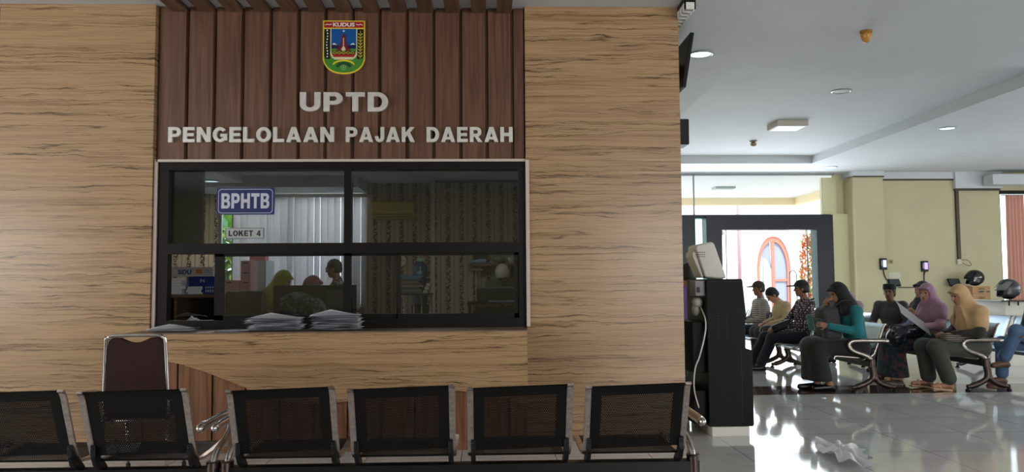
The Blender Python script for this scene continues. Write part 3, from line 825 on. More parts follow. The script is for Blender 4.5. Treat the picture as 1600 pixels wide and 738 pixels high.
def make_bench(label, n, loc, rz, group, perf, frame_m, leg_m, roll=0., pitch=.65, arms=(True, True), mid_leg=False):
    t = thing('waiting_bench', label, 'bench', loc, rz, group)
    L_ = n * pitch
    hw = .262
    MB().box((-L_ / 2 - .06, .05, .30), (L_ / 2 + .06, .13, .368), bev=.004).build('beam', BLACKM, t)
    seats = []
    for i in range(n):
        x = -L_ / 2 + pitch * (i + .5)
        if i == 0:
            parts = []
            b = MB(); b.sheet(SEAT_PROF, -hw, hw, 0); parts.append(b.build('seat', perf, t))
            b = MB(); b.sheet(BACK_PROF, -hw, hw, roll); parts.append(b.build('backrest', perf, t))
            for s in (-1, 1):
                b = MB(); ribbon_bar(b, [(y, z + (roll * s * hw if z > .44 else 0)) for y, z in FRAME_PROF], s * hw - .004 if s > 0 else s * hw - .03, s * hw + .03 if s > 0 else s * hw + .004, .016)
                fr = b.build('side_frame', frame_m, t, smooth=False); parts.append(fr)
                b = MB()
                b.prism([(-.03, .52), (.02, .53), (.045, .44), (.10, .40), (.13, .368), (.05, .368), (.0, .40), (-.03, .46)], 'x', s * hw - .012, s * hw + .014, bev=.004)
                b.ell((s * hw, -.031, .50), (.009, .006, .009), 6); b.ell((s * hw, -.026, .455), (.009, .006, .009), 6)
                parts.append(b.build('bracket', BLACKP, t))
            for p in parts: p.location = (x, 0, 0)
            seats = parts
        else:
            for p in seats:
                c = p.copy(); COL.objects.link(c); c.parent = t; c.location = (x, 0, 0)
    # end legs with splayed feet and looped armrests
    proto = None
    for k, s in enumerate((-1, 1)):
        x = s * (L_ / 2 + .03)
        if proto is None:
            b = MB()
            b.tube(smooth_path([(0, .09, .40), (0, .085, .30), (0, .07, .20), (0, .10, .14), (0, .20, .085), (0, .30, .055), (0, .345, .05)], 5), [.046] * 5 + [.045] * 10 + [.036] * 10 + [.026] * 6, 12, sx=.8, sy=1)
            b.tube(smooth_path([(0, .075, .28), (0, .07, .20), (0, .03, .13), (0, -.06, .08), (0, -.16, .052), (0, -.20, .05)], 5), [.042] * 10 + [.034] * 10 + [.026] * 6, 12, sx=.8, sy=1)
            leg = b.build('leg', leg_m, t)
            for y in (.335, -.19): MB().lathe([(.012, .06), (.014, .025), (.03, .018), (.032, 0)], (0, y, 0), 14).build('foot', BLACKP, leg)
            b = MB()
            ring = smooth_path([(0, .085, .34), (0, .11, .41), (0, .18, .452), (0, .27, .482), (0, .345, .525), (0, .368, .58), (0, .325, .622), (0, .22, .630), (0, .08, .628), (0, -.06, .626), (0, -.11, .622)], 6)
            b.tube(ring, [.03] * 12 + [.027] * (len(ring) - 12), 12, sx=.62, sy=1.05)
            arm = b.build('armrest', CHROME if frame_m is WORN else frame_m, t)
            e = MB(); e.ell((0, -.115, .622), (.024, .035, .024), 8); e.build('end_knob', CHROME, arm)
            proto = (leg, arm)
            leg.location = (x, 0, 0); arm.location = (x, 0, 0)
        else:
            for p in proto:
                c = p.copy(); COL.objects.link(c); c.parent = t; c.location = (x, 0, 0)
                for g in p.children:
                    d = g.copy(); COL.objects.link(d); d.parent = c
    return t

FRONTG = 'black perforated benches facing the counter'
make_bench('black perforated bench of four seats with its back to the viewer, facing the counter', 4, (-.135, 4.43, 0), 0, FRONTG, PERF_B, WORN, mat('bronzed_leg', (74, 62, 56), .35, .8), roll=.03, arms=(True, True))
make_bench('black perforated bench cut by the picture edge beside the maroon chair', 3, (-2.545, 4.43, 0), math.radians(-.5), FRONTG, PERF_B, WORN, MATS['bronzed_leg'], roll=.02)
BG = 'silver benches in the waiting area'
# seats face -X: rz = +90 deg turns local +y to -X
make_bench('silver bench on which the woman in the teal jacket sits', 4, (4.93, 11.03, 0), PI / 2, BG, PERF_S, CHROMED, MATS['bronzed_leg'], pitch=.67)
make_bench('silver bench farther back, holding the man in a striped shirt', 4, (4.93, 14.15, 0), PI / 2, BG, PERF_S, CHROMED, MATS['bronzed_leg'], pitch=.67)
make_bench('silver bench on which the woman in the tan headscarf sits', 4, (6.36, 10.95, 0), PI / 2, BG, PERF_S, CHROMED, MATS['bronzed_leg'], pitch=.66)
make_bench('silver bench with empty seats behind the tan headscarf, beside the crossed jeans', 4, (7.78, 10.80, 0), PI / 2, BG, PERF_S, CHROMED, MATS['bronzed_leg'], pitch=.64)

# ------------------------------------------------------------------ maroon stacking chair in front of the counter
MAROON = mat('maroon_vinyl', (46, 17, 18), .5, var=.1, spec=.3)
ch = thing('stacking_chair', 'maroon stacking chair with chrome frame and dipped backrest at the counter', 'chair', (-2.51, 5.9, 0), math.radians(4))
b = MB()
def hoop(y0, y1, z0, z1, w0, w1):
    r = .06
    p = [(-w0, y0, z0), (-w1, y1, z1 - r), (-w1 + r * .3, y1 - .003, z1 - r * .3), (-w1 + r, y1 - .004, z1), (w1 - r, y1 - .004, z1), (w1 - r * .3, y1 - .003, z1 - r * .3), (w1, y1, z1 - r), (w0, y0, z0)]
    return smooth_path(p, 5)
b.tube(hoop(-.20, -.235, .46, 1.035, .222, .205), .0125, 10)
b.build('back_frame', CHROME, ch)
for s in (-1, 1):
    MB().tube([(s * .222, -.20, .46), (s * .225, -.24, .0)], .0125, 10).build('leg', CHROME, ch)
    l2 = MB().tube([(s * .20, .16, .44), (s * .205, .24, .0)], .0125, 10).build('leg', CHROME, ch)
    MB().lathe([(.017, 0), (.017, .035)], (s * .205, .238, 0), 12).build('ferrule', BLACKP, l2)
b = MB()
outl = [(-.21, .50), (-.195, .95), (-.185, 1.0), (-.16, 1.02), (-.10, 1.02)] + [(-.10 + .2 * t, 1.02 - .035 * math.sin(PI * t)) for t in (.2, .35, .5, .65, .8)] + [(.10, 1.02), (.16, 1.02), (.185, 1.0), (.195, .95), (.21, .50)]
b.prism(outl[::-1], 'y', -.235, -.205, bev=.006)
b.build('backrest', MAROON, ch)
MB().box((-.215, -.2, .44), (.215, .24, .50), bev=.02).build('seat', MAROON, ch)
MB().tube([(-.20, .16, .43), (.20, .16, .43), (.20, -.2, .43), (-.20, -.2, .43)], .01, 8, close=True).build('seat_frame', CHROME, ch)

# ------------------------------------------------------------------ papers on the counter
def sheaf(x, y, z, rz, label, group, w_=.30, d_=.21, th=.012, lift=.0, seed=0, curl=0., zig=0.):
    r = random.Random(seed)
    a1, a2 = r.uniform(0, 6), r.uniform(0, 6)
    def fn(u, v):
        px, py = (u - .5) * w_, (v - .5) * d_
        zz = .004 * math.sin(5 * u + a1) * math.sin(4 * v + a2) + .004
        zz += lift * (max(0, (1 - abs(u - .36) / .5)) ** 1.2) * max(0, v - .2) ** 1.5 * 1.1
        zz += curl * max(0, abs(u - .5) - .3) ** 2
        return Vector((px, py, zz + th))
    b = MB(); b.grid(fn, 14, 8, thick=-th)
    o = b.build('paper_sheaf', PAPER, None, (x, y, z)); o.rotation_euler = (0, 0, rz)
    return tag(o, label, 'papers', group)
r = random.Random(3)
z = .997
for i in range(9):
    top = i == 8
    sheaf(-1.27 + r.uniform(-.02, .02), 6.74 + r.uniform(-.01, .01), z, r.uniform(-.09, .09), 'white stapled sheaf in the tallest paper pile on the counter' if not top else 'curled white sheaf topping the tallest paper pile on the counter', 'sheaves of the tallest paper pile', .42, .24, .012, .055 if top else .0, i, -.10)
    z += .0145
z = .997
for i in range(8):
    top = i == 7
    sheaf(-1.80 + r.uniform(-.02, .03), 6.72 + r.uniform(-.01, .01), z, r.uniform(-.14, .12), 'white stapled sheaf in the lower paper pile, second along the counter' if not top else 'curled white sheaf topping the lower paper pile on the counter', 'sheaves of the lower paper pile', .46, .24, .011, .055 if top else 0, 20 + i, -.10)
    z += .0135
sheaf(-2.13, 6.70, .997, .05, 'thin white paper lying flat between the counter piles', None, .30, .2, .005, 0, 41)
sheaf(-2.66, 6.72, .997, .05, 'white sheaf with a raised corner under the window corner on the counter', None, .42, .26, .014, .05, 42)
sheaf(-2.62, 6.70, 1.018, .10, 'upper white sheaf on the counter above the maroon chair', None, .36, .22, .008, .03, 43)
sheaf(-2.16, 4.72, .431, .3, 'single white sheet left on a black bench seat', None, .21, .29, .002, 0, 44)

# ================================================================== entrance wall and what is outside it
JAMB = mat('jamb_cream', (226, 220, 176), .55)
b = MB()
for lo, hi in (((3.4, 18.0, 0), (4.93, 18.35, 2.93)), ((5.19, 18.0, 0), (5.56, 18.35, 2.93)), ((5.56, 18.0, 2.585), (7.815, 18.35, 2.93)), ((7.815, 18.0, 0), (8.21, 18.35, 2.93)), ((4.93, 18.05, 2.86), (5.19, 18.35, 2.93))):
    b.box(lo, hi)
for z in (.6, 1.2, 1.8, 2.4):   # open joints between the granite slabs
    for x0, x1 in ((3.4, 4.93), (5.19, 5.56), (7.815, 8.21)): b.box((x0 - .001, 17.997, z), (x1 + .001, 18.0, z + .008))
struct(b.build('wall_entrance', GRANITE))
S('wall_far_left', CREAM, ((1.8, 18.0, 0), (3.4, 18.35, ZC)), ((1.8, 12.95, 0), (1.95, 18.35, ZC)))
S('trim_21', JAMB, ((8.21, 18.1, 0), (8.62, 18.35, 2.95)), ((8.07, 18.2, 2.95), (8.40, 18.35, 3.84)), ((8.36, 18.3, 2.95), (8.62, 18.35, ZC)))
S('wall_pillar', CREAM, ((8.62, 17.75, 0), (9.31, 18.6, 3.80)))
S('trim_22', PAINT, ((8.58, 17.70, 3.815), (9.33, 18.35, ZC)), ((9.31, 17.95, 3.775), (11.14, 18.35, ZC)), ((11.14, 17.9, 3.54), (12.28, 18.35, ZC)))
DUCT = mat('brown_duct', (66, 54, 36), .5)
S('trim_23', DUCT, ((8.60, 17.72, 3.785), (9.33, 17.76, 3.815)), ((9.31, 17.98, 3.735), (11.14, 18.02, 3.775)), ((11.14, 17.96, 3.49), (12.26, 18.02, 3.535)))
S('wall_far', CREAM, ((9.31, 18.0, 0), (11.16, 18.35, 3.80)), ((11.16, 18.03, 0), (12.27, 18.35, 3.56)), ((12.27, 18.05, 0), (16, 18.35, .75)), ((12.27, 18.05, 3.5), (16, 18.35, ZC)))
S('beam', PAINT, ((11.78, 17.5, 3.58), (16, 17.85, 3.82)))
# glazed transom
TG = glass('clear_glass', (.96, .98, .97))
b = MB(); b.box((3.4, 18.24, 2.93), (8.36, 18.25, 3.92)); tr_ = struct(b.build('window_2', TG))
b = MB(); b.box((4.96, 18.2, 2.93), (4.985, 18.27, 3.92)); b.box((3.4, 18.2, 2.93), (8.36, 18.28, 2.96)); b.box((3.4, 18.2, 3.895), (8.36, 18.28, 3.93)); b.build('frame', mat('grey_aluminium', (150, 160, 160), .4), tr_)
MB().box((4.93, 18.2, 0), (5.19, 18.21, 2.86)).build('side_pane', glass('green_glass', (.72, .88, .84)), tr_)
# glass door leaves in the opening
dr = bpy.data.objects.new('door_1', None); COL.objects.link(dr); struct(dr)
GG = glass('door_glass', (.80, .93, .90))
MB().box((7.60, 18.05, 0), (7.815, 18.062, 2.58)).build('fixed_pane', GG, dr)
MB().box((5.56, 18.06, 0), (5.67, 18.072, 2.58)).build('fixed_pane', TG, dr)
b = MB(); b.box((7.59, 18.04, 0), (7.605, 18.075, 2.585)); b.box((5.665, 18.04, 0), (5.675, 18.075, 2.585)); b.build('edge_strip', mat('dark_seal', (50, 70, 66), .4), dr)
b = MB(); b.box((7.55, 18.03, 2.46), (7.61, 18.09, 2.56)); b.box((5.58, 18.03, 2.46), (5.64, 18.09, 2.56)); b.build('clamp', SATIN, dr)
hp = thing('pull_handle', 'tall chrome hoop handle standing in the bright doorway behind the dark cap', 'handle', (7.24, 18.06, .62))
MB().tube(smooth_path([(-.085, 0, 0), (-.085, 0, .85), (-.06, 0, .96), (0, 0, 1.0), (.06, 0, .96), (.085, 0, .85), (.085, 0, 0)], 5), .011, 8).build('hoop', mat('dull_chrome', (120, 124, 128), .3, 1.), hp)
MB().box((-.11, -.02, -.62), (.11, .02, .0), bev=.005).build('base_plate', TG, hp)

EXT = mat('white_render', (240, 240, 244), .8)
S('ground_outside', mat('pale_paving', (206, 204, 200), .8, var=.1, vscale=2), ((-14, 18.35, -.12), (24, 34, -.03)), ((-14, 12.95, -.12), (1.8, 18.35, -.03)))
S('exterior_soffit', EXT, ((3.0, 18.36, 3.98), (11.0, 24.2, 4.1)))
S('exterior_beam', mat('beam_cream', (240, 220, 180), .7), ((3.0, 24.0, 3.76), (9.95, 24.25, 3.98)), ((9.75, 18.4, 3.76), (9.95, 24.0, 3.98)))
S('exterior_wall', EXT, ((2.0, 27.0, 0), (9.45, 27.3, 6)), ((10.78, 27.0, 0), (18, 27.3, 6)), ((9.45, 27.0, 3.1), (10.78, 27.3, 6)), ((2, 30, 0), (18, 30.2, 6)))
lt = thing('porch_light', 'pale rectangular lamp under the porch roof seen through the transom', 'lamp', (6.62, 21.2, 3.98))
MB().box((-.28, -.2, -.06), (.28, .2, 0), bev=.01).build('casing', mat('porch_grey', (170, 186, 186), .5), lt)
MB().box((-.22, -.15, -.07), (.22, .15, -.055)).build('diffuser', WHITEP, lt)
# pointed-arch doorway across the yard
OR = mat('orange_frame', (206, 122, 104), .6)
ar = thing('arched_door', 'orange pointed-arch door with grey panes in the white wall across the yard', 'door', (10.11, 26.95, 0))
def arch(hw, zs, za, n=10):
    out = [(hw, 0.)]
    for k in range(n + 1):
        t = k / n; a = t * PI / 2
        out.append((hw * math.cos(a) ** .9 if k < n else 0, zs + (za - zs) * math.sin(a) ** 1.0))
    return out + [(-x, z) for x, z in out[:-1]][::-1]
def arch_ring(o, i, y0, y1, name, m):
    b = MB(); n = len(o); bm = b.bm
    R_ = [[bm.verts.new((x, y, z)) for x, z in q] for y in (y0, y1) for q in (o, i)]
    for k in range(n - 1):
        for A, B_ in ((0, 1), (3, 2), (2, 0), (1, 3)):
            bm.faces.new((R_[A][k], R_[A][k + 1], R_[B_][k + 1], R_[B_][k]))
    for k in (0, n - 1): bm.faces.new((R_[0][k], R_[1][k], R_[3][k], R_[2][k]))
    bmesh.ops.recalc_face_normals(bm, faces=bm.faces[:])
    return b.build(name, m, ar)
arch_ring(arch(.80, 1.75, 3.2), arch(.60, 1.75, 2.93), -.06, .06, 'surround', EXT)
arch_ring(arch(.60, 1.75, 2.93), arch(.49, 1.75, 2.74), -.02, .08, 'frame', OR)
MB().box((-.05, -.01, 0), (.06, .07, 2.8)).build('mullion', OR, ar)
MB().box((.06, 0, 1.35), (.5, .06, 1.43)).build('rail', OR, ar)
MB().prism([(.05, 0), (.50, 0)] + [(x, z) for x, z in arch(.50, 1.75, 2.76)[1:11]] + [(.05, 2.74)], 'y', .04, .05).build('pane', mat('grey_pane', (150, 160, 184), .3), ar)
b = MB(); b.box((-.36, .02, 0), (-.33, .05, 2.2)); b.box((-.5, .02, 1.33), (-.05, .05, 1.35)); b.box((-.5, .02, 1.05), (-.05, .05, 1.07)); b.build('glazing_bar', mat('bar_grey', (150, 150, 150), .5), ar)
MB().prism([(-.5, 1.7)] + [(-x, z) for x, z in arch(.50, 1.75, 2.76)[1:11]] + [(-.05, 1.75), (-.2, 2.1), (-.36, 2.22)], 'y', .05, .055).build('pane', mat('grey_pane', (150, 160, 184), .3), ar)
tag(MB().tube([(8.92, 26.93, 0), (8.92, 26.93, 4.6)], .05, 12).build('drainpipe', mat('pink_pipe', (176, 132, 140), .6)), 'dusky pink drainpipe on the white wall across the yard', 'pipe')
def leafy(name, label, cat, loc, rx, ry, rz_, n, sz, mats, seed, group=None, trunk=None):
    t = thing(name, label, cat, loc, 0, group)
    r = random.Random(seed); b = MB()
    for i in range(n):
        u = Vector((r.gauss(0, 1), r.gauss(0, 1), r.gauss(0, 1))).normalized() * r.uniform(.45, 1) ** .5
        c = Vector((u.x * rx, u.y * ry, u.z * rz_ + rz_))
        q = Matrix.Rotation(r.uniform(0, 6), 3, 'Z') @ Matrix.Rotation(r.uniform(-1.2, 1.2), 3, 'X')
        s = sz * r.uniform(.6, 1.3)
        vv = [b.bm.verts.new(c + q @ Vector(p)) for p in ((0, -s, 0), (s * .45, 0, s * .1), (0, s, 0), (-s * .45, 0, s * .1))]
        f = b.bm.faces.new(vv); f.material_index = r.randrange(len(mats))
    o = b.build('foliage', mats, t)
    MB().tube([(0, 0, -.02 if trunk is None else -trunk), (0.03, 0, rz_ * .7), (0, .02, rz_ * 1.5)], [.03 + rz_ * .02, .02 + rz_ * .01, .01], 8).build('stem', mat('bark', (92, 70, 52), .9), t)
    return t
LG = mat('leaf_green', (96, 136, 60), .6); LY = mat('leaf_lime', (168, 190, 90), .6); LO = mat('petal_orange', (236, 122, 84), .6); LO2 = mat('petal_peach', (246, 160, 110), .6)
leafy('flowering_shrub', 'tall orange-flowered shrub beside the glass door edge', 'shrub', (10.45, 24.8, 0), .28, .3, 1.55, 900, .09, [LO, LO2, LO, LY], 5)

# far window with curtain
wn = bpy.data.objects.new('window_3', None); COL.objects.link(wn); struct(wn)
b = MB(); b.box((12.27, 18.1, .75), (12.33, 18.2, 3.5)); b.box((13.02, 18.1, .75), (13.08, 18.2, 3.5)); b.box((12.27, 18.1, 3.42), (16, 18.2, 3.5)); b.box((14.4, 18.1, .75), (14.46, 18.2, 3.5)); b.build('frame', BLACKFR, wn)
MB().box((12.3, 18.14, .8), (15.9, 18.15, 3.45)).build('pane', TG, wn)
cu = thing('curtain', 'rose-brown gathered curtain hanging at the far window', 'curtain', (12.62, 17.98, .75))
b = MB(); b.grid(lambda u, v: Vector(((u - .5) * .46 * (1 + .12 * (1 - v)), .035 * math.sin(u * 34) + .01 * math.sin(u * 11 + v * 3), v * 2.62)), 90, 6)
mc, N_, L_, P_ = base_mat('rose_curtain'); P_.inputs['Base Color'].default_value = (*lin((204, 160, 146)), 1); P_.inputs['Roughness'].default_value = .9
tl = N_.new('ShaderNodeBsdfTranslucent'); tl.inputs[0].default_value = (*lin((220, 166, 150)), 1); mxs = N_.new('ShaderNodeMixShader'); mxs.inputs[0].default_value = .4
L_.new(P_.outputs[0], mxs.inputs[1]); L_.new(tl.outputs[0], mxs.inputs[2]); L_.new(mxs.outputs[0], N_['Material Output'].inputs[0])
b.build('drape', mc, cu)
MB().tube([(-.35, 0, 2.63), (3.2, 0, 2.63)], .012, 8).build('rail', SATIN, cu)
leafy('garden_bush', 'bright green bush outside the far window beside the curtain', 'bush', (12.7, 20.5, 0), .6, .6, .9, 500, .14, [LG, LY], 8)

# trunking and fittings on the far wall
tk = thing('cable_trunking', 'dark upright cable trunking running down the cream wall corner', 'trunking', (11.2, 17.965, 1.86))
MB().box((-.035, -.02, .0), (.035, .03, 1.66)).build('duct', DUCT, tk)
MB().box((-.06, -.02, -.12), (.05, .03, 0), bev=.006).build('junction_box', mat('ivory_plastic', (206, 200, 176), .5), tk)
MB().tube(smooth_path([(.03, -.02, -.02), (.16, -.03, -.02), (.26, -.03, -.12), (.2, -.03, -.16), (.05, -.02, -.09)], 5), .006, 6).build('loose_wire', BLACKP, tk)
SCR = mat('lit_screen', (196, 206, 250), .3, emit=.9); SCV = mat('violet_screen', (190, 160, 246), .3, emit=.9)
def scanner(label, x, y, z, w_, h_, scr, cable):
    t = thing('face_scanner', label, 'scanner', (x, y, z), 0, 'wall scanners')
    MB().box((-w_ / 2, -.05, 0), (w_ / 2, 0, h_), bev=.012).build('casing', BLACKP, t)
    MB().box((-w_ * .12, -.056, h_ * .22), (w_ * .36, -.049, h_ * .84)).build('screen', scr, t)
    MB().box((-w_ * .34, -.055, h_ * .3), (-w_ * .24, -.049, h_ * .8)).build('light_bar', mat('bar_white', (180, 190, 200), .3), t)
    MB().tube(smooth_path(cable, 5), .012, 6).build('cable', BLACKP, t)
scanner('face scanner with a pale blue screen on the cream pillar', 9.24, 17.75, 1.62, .165, .265, SCR, [(0, -.02, 0), (.02, -.02, -.12), (.07, -.02, -.24)])
scanner('face scanner with a violet screen on the cream wall', 10.36, 18.0, 1.57, .165, .255, SCV, [(0, -.02, 0), (-.02, -.02, -.15), (0, -.02, -.5), (-.02, -.02, -.7)])
for x, l in ((9.43, 'brown wall socket next to the pillar corner'), (9.565, 'brown wall socket farther from the pillar corner')):
    t = thing('wall_socket', l, 'socket', (x, 18.0, 1.76))
    MB().box((-.05, -.012, 0), (.05, 0, .10), bev=.004).build('plate', mat('socket_brown', (160, 140, 100), .5), t)
    MB().lathe([(.028, -.015), (.028, -.011)], (0, 0, .05), 14, 'y').build('outlet', mat('socket_dark', (110, 90, 60), .5), t)
tag(MB().box((9.50, 17.992, 1.33), (9.78, 18.0, 1.56)).build('wall_notice', mat('notice_grey', (212, 210, 190), .8)), 'blank pale notice sheet on the cream wall above the black tablet', 'notice')
def tablet(label, x, z):
    t = thing('wall_tablet', label, 'tablet', (x, 17.98, z), 0, 'wall tablets')
    MB().box((-.13, -.17, 0), (.15, -.14, .19), RX(-.5), (0, -.15, 0), bev=.008).build('casing', BLACKP, t)
    MB().box((-.11, -.176, .03), (.13, -.169, .17), RX(-.5), (0, -.15, 0)).build('screen', mat('dark_screen', (62, 68, 70), .2), t)
    MB().prism([(0, -.02), (0, .1), (-.17, .02), (-.17, -.01)], 'x', -.02, .03).build('bracket', BLACKM, t)
tablet('tilted black tablet on the wall behind the man in a black cap', 9.55, 1.23)
tablet('tilted black tablet on the wall near the helmet boxes', 10.98, 1.23)
tag(MB().box((9.72, 17.985, 1.19), (10.25, 18.0, 1.215)).build('cable_duct', DUCT), 'thin dark cable duct along the cream wall between the tablets', 'duct')

# cartons by the far wall with a helmet on top
CARD = mat('carton_brown', (176, 138, 98), .85, var=.06); INK = mat('carton_ink', (70, 52, 44), .8); INKB = mat('carton_blue', (60, 70, 96), .8)
POS = ['sixth', 'fifth', 'fourth', 'third', 'second', 'topmost']
for k in range(5, -1, -1):
    i = 5 - k
    t = thing('water_carton', 'brown printed water carton by the far wall, %s of its stack from the top' % ORD[k] if k else 'brown printed water carton by the far wall, topmost of its stack', 'carton', (11.33, 17.6, .205 * i), 0, 'stacked water cartons')
    MB().box((-.21, -.2, 0), (.21, .2, .203), bev=.003).build('box', CARD, t)
    text_fit('lettering', 'AQUA', -.075, .075, .115, .165, -.2, .002, INK, t, .02)
    b = MB(); b.ell((0, -.2, .075), (.07, .002, .02), 8); b.box((-.06, -.202, .03), (.06, -.199, .034)); b.box((.12, -.202, .06), (.19, -.199, .09)); b.build('emblem', INKB, t)
    MB().box((-.21, -.203, .198), (.21, .2, .2035)).build('tape', mat('tape', (196, 164, 124), .4), t)
def helmet(label, loc, rz, s, shell, vis):
    t = thing('motorcycle_helmet', label, 'helmet', loc, rz)
    a = [ell((0, 0, .15 * s), (.165 * s, .13 * s, .15 * s)), ell((.04 * s, 0, .08 * s), (.13 * s, .12 * s, .085 * s)),
         (ell((.18 * s, 0, .11 * s), (.13 * s, .11 * s, .075 * s)), '-', .015), (ell((.02 * s, 0, .03 * s), (.13 * s, .095 * s, .12 * s)), '-', .01)]
    blob('shell', a, shell, t, h=.008, k=.03)
    b = MB(); b.grid(lambda u, v: Vector(((.175 * s) * math.cos((u - .5) * 2.2) - .01 * s, .145 * s * math.sin((u - .5) * 2.2), (.10 + .13 * v) * s)) + Vector((.02 * s - .09 * s * v * v, 0, .03 * s)), 14, 5, thick=.003)
    b.build('visor', vis, t)
    blob('lining', [ell((.0, 0, .10 * s), (.125 * s, .098 * s, .10 * s)), (ell((.19 * s, 0, .10 * s), (.13 * s, .11 * s, .075 * s)), '-', .01)], BLACKP, t, h=.012)
    return t
GLB = mat('gloss_black', (18, 19, 22), .12, coat=.6)
helmet('glossy black motorcycle helmet on top of the water cartons', (11.30, 17.58, 1.231), PI * .95, 1.25, GLB, mat('smoke_visor', (40, 44, 60), .08))
dk = thing('help_desk', 'white desk with a dark glass top beyond the empty silver seats', 'desk', (8.9, 12.65, 0))
MB().box((-.85, -.45, 0), (.9, .5, .80), bev=.005).build('front_panel', mat('desk_white', (222, 218, 206), .5), dk)
MB().box((-.48, -.30, .80), (.9, .45, 1.02), bev=.004).build('raised_shelf', mat('desk_white', (222, 218, 206), .5), dk)
MB().box((-.62, -.42, 1.028), (.95, .48, 1.048), bev=.003).build('glass_top', mat('dark_glass_top', (28, 44, 48), .08, coat=.5), dk)
b = MB()
for x in (-.45, -.30): b.tube([(x, -.36, 1.03), (x, -.36, .96)], .012, 8)
b.build('peg', BLACKP, dk)
helmet('grey-black motorcycle helmet with a clear visor on the glass desk top', (8.66, 12.6, 1.05), PI, 1.15, mat('satin_grey_black', (46, 50, 56), .3), mat('clear_visor', (186, 184, 178), .1))

# ================================================================== ceiling fittings
LENS = mat('lit_lens', (214, 246, 255), .4, emit=1.6); DIM = mat('unlit_lens', (196, 196, 196), .4)
def downlight(label, x, y, z, on):
    t = thing('ceiling_downlight', label, 'lamp', (x, y, z), 0, 'round ceiling downlights')
    b = MB(); b.lathe([(.145, 0), (.145, -.008), (.125, -.016), (.115, -.010), (.115, 0)], (0, 0, 0), 28); b.build('ring', mat('ring_silver', (176, 178, 180), .3, .6), t)
    b = MB(); b.lathe([(.114, -.002), (.114, -.009)], (0, 0, 0), 28); b.build('lens', LENS if on else DIM, t)
downlight('lit round downlight nearest the stone pier', 2.42, 8.466, ZC, True)
downlight('unlit round downlight inside the raised ceiling panel', 5.121, 10.82, 4.1, False)
downlight('round downlight out on the side strip of ceiling beyond the raised panel', 7.773, 12.66, ZC, True)
downlight('distant lit downlight above the entrance pillar', 7.785, 17.09, ZC, True)
t = thing('smoke_detector', 'amber dome detector on the white ceiling', 'detector', (3.90, 7.66, ZC))
MB().lathe([(.062, 0), (.062, -.018), (.058, -.02)], (0, 0, 0), 24).build('base', mat('amber_base', (150, 104, 40), .4), t)
MB().lathe([(.056, -.02), (.055, -.05), (.046, -.085), (.028, -.112), (.001, -.122)], (0, 0, 0), 24).build('dome', mat('amber_dome', (188, 134, 58), .3, trans=.3), t)
t = thing('surface_lamp', 'square box lamp fixed to the raised ceiling panel', 'lamp', (5.21, 13.05, 4.1))
MB().box((-.27, -.24, -.10), (.27, .24, 0), bev=.008).build('casing', mat('lamp_beige', (188, 180, 166), .5), t)
MB().box((-.23, -.20, -.104), (.23, .20, -.098)).build('diffuser', mat('lamp_diffuser', (232, 240, 246), .4, emit=.25), t)
t = thing('motion_sensor', 'small brown sensor on the raised ceiling panel beyond the box lamp', 'sensor', (5.214, 14.76, 4.1))
MB().lathe([(.07, 0), (.07, -.02), (.03, -.03)], (0, 0, 0), 20).build('base', mat('sensor_brown', (120, 104, 84), .4), t)
MB().lathe([(.035, -.03), (.055, -.05), (.055, -.09), (.03, -.11), (.001, -.115)], (0, 0, 0), 20).build('head', mat('sensor_brass', (150, 130, 96), .35, .5), t)
t = thing('louvre_lamp', 'white louvred ceiling lamp at the top corner of the stone pier', 'lamp', (1.84, 7.05, ZC))
MB().box((-.05, -.32, -.05), (.05, .32, 0)).build('housing', BLACKM, t)
b = MB()
b.box((-.05, -.32, -.11), (-.038, .32, -.05)); b.box((.038, -.32, -.11), (.05, .32, -.05))
for k in range(8): b.box((-.05, -.32 + .088 * k, -.11), (.05, -.30 + .088 * k, -.05))
b.build('louvre', mat('louvre_white', (226, 226, 222), .4), t)
MB().box((-.036, -.3, -.062), (.036, .3, -.052)).build('tube', mat('tube_white', (150, 154, 156), .4), t)
t = thing('wall_television', 'black flat television tilted on the pier side, seen edge on', 'television', (1.80, 7.95, 3.32))
MB().box((.16, -.42, 0), (.20, .42, .56), RY(.17), (.16, 0, 0), bev=.006).build('casing', BLACKP, t)
MB().box((.2005, -.40, .02), (.2025, .40, .54), RY(.17), (.16, 0, 0)).build('screen', mat('tv_screen', (12, 13, 15), .1), t)
MB().box((0, -.06, .18), (.20, .06, .34)).build('bracket', BLACKM, t)
t = thing('wall_speaker', 'black box speaker on the pier side beneath the television', 'speaker', (1.80, 9.0, 2.98))
MB().box((.36, -.14, 0), (.58, .14, .30), bev=.012).build('cabinet', BLACKP, t)
MB().box((0, -.03, .2), (.46, .03, .26)).build('bracket', BLACKM, t)
MB().box((.44, -.05, .29), (.5, .05, .42)).build('hanger', BLACKM, t)

# ================================================================== queue kiosk beside the pier
kq = thing('queue_kiosk', 'black upright kiosk on a white plinth beside the stone pier', 'kiosk', (2.19, 7.35, 0))
prof = [(-.18, .085), (.215, .085), (.225, .10), (.225, .765), (.165, .785), (.165, 1.035), (.18, 1.05), (.15, 1.40), (.14, 1.412), (-.18, 1.412)]
MB().prism(prof, 'y', -.35, .35, bev=.004).build('body', mat('kiosk_black', (8, 7, 10), .45, var=.08, spec=.12), kq)
MB().prism([(-.16, 0), (.18, 0), (.18, .085), (-.16, .085)], 'y', -.36, .36, bev=.004).build('plinth', mat('plinth_white', (222, 218, 210), .5), kq)
b = MB(); b.box((.12, -.353, .12), (.124, -.349, .77)); b.box((-.17, -.353, 1.385), (.14, -.349, 1.389)); b.build('seam', BLACKP, kq)
b = MB()
for c_ in (-.08, .0):
    for k in range(11): b.ell((c_, -.35, .88 + .022 * k), (.0035, .002, .0035), 4)
b.build('vent_hole', mat('vent_grey', (70, 68, 72), .6), kq)
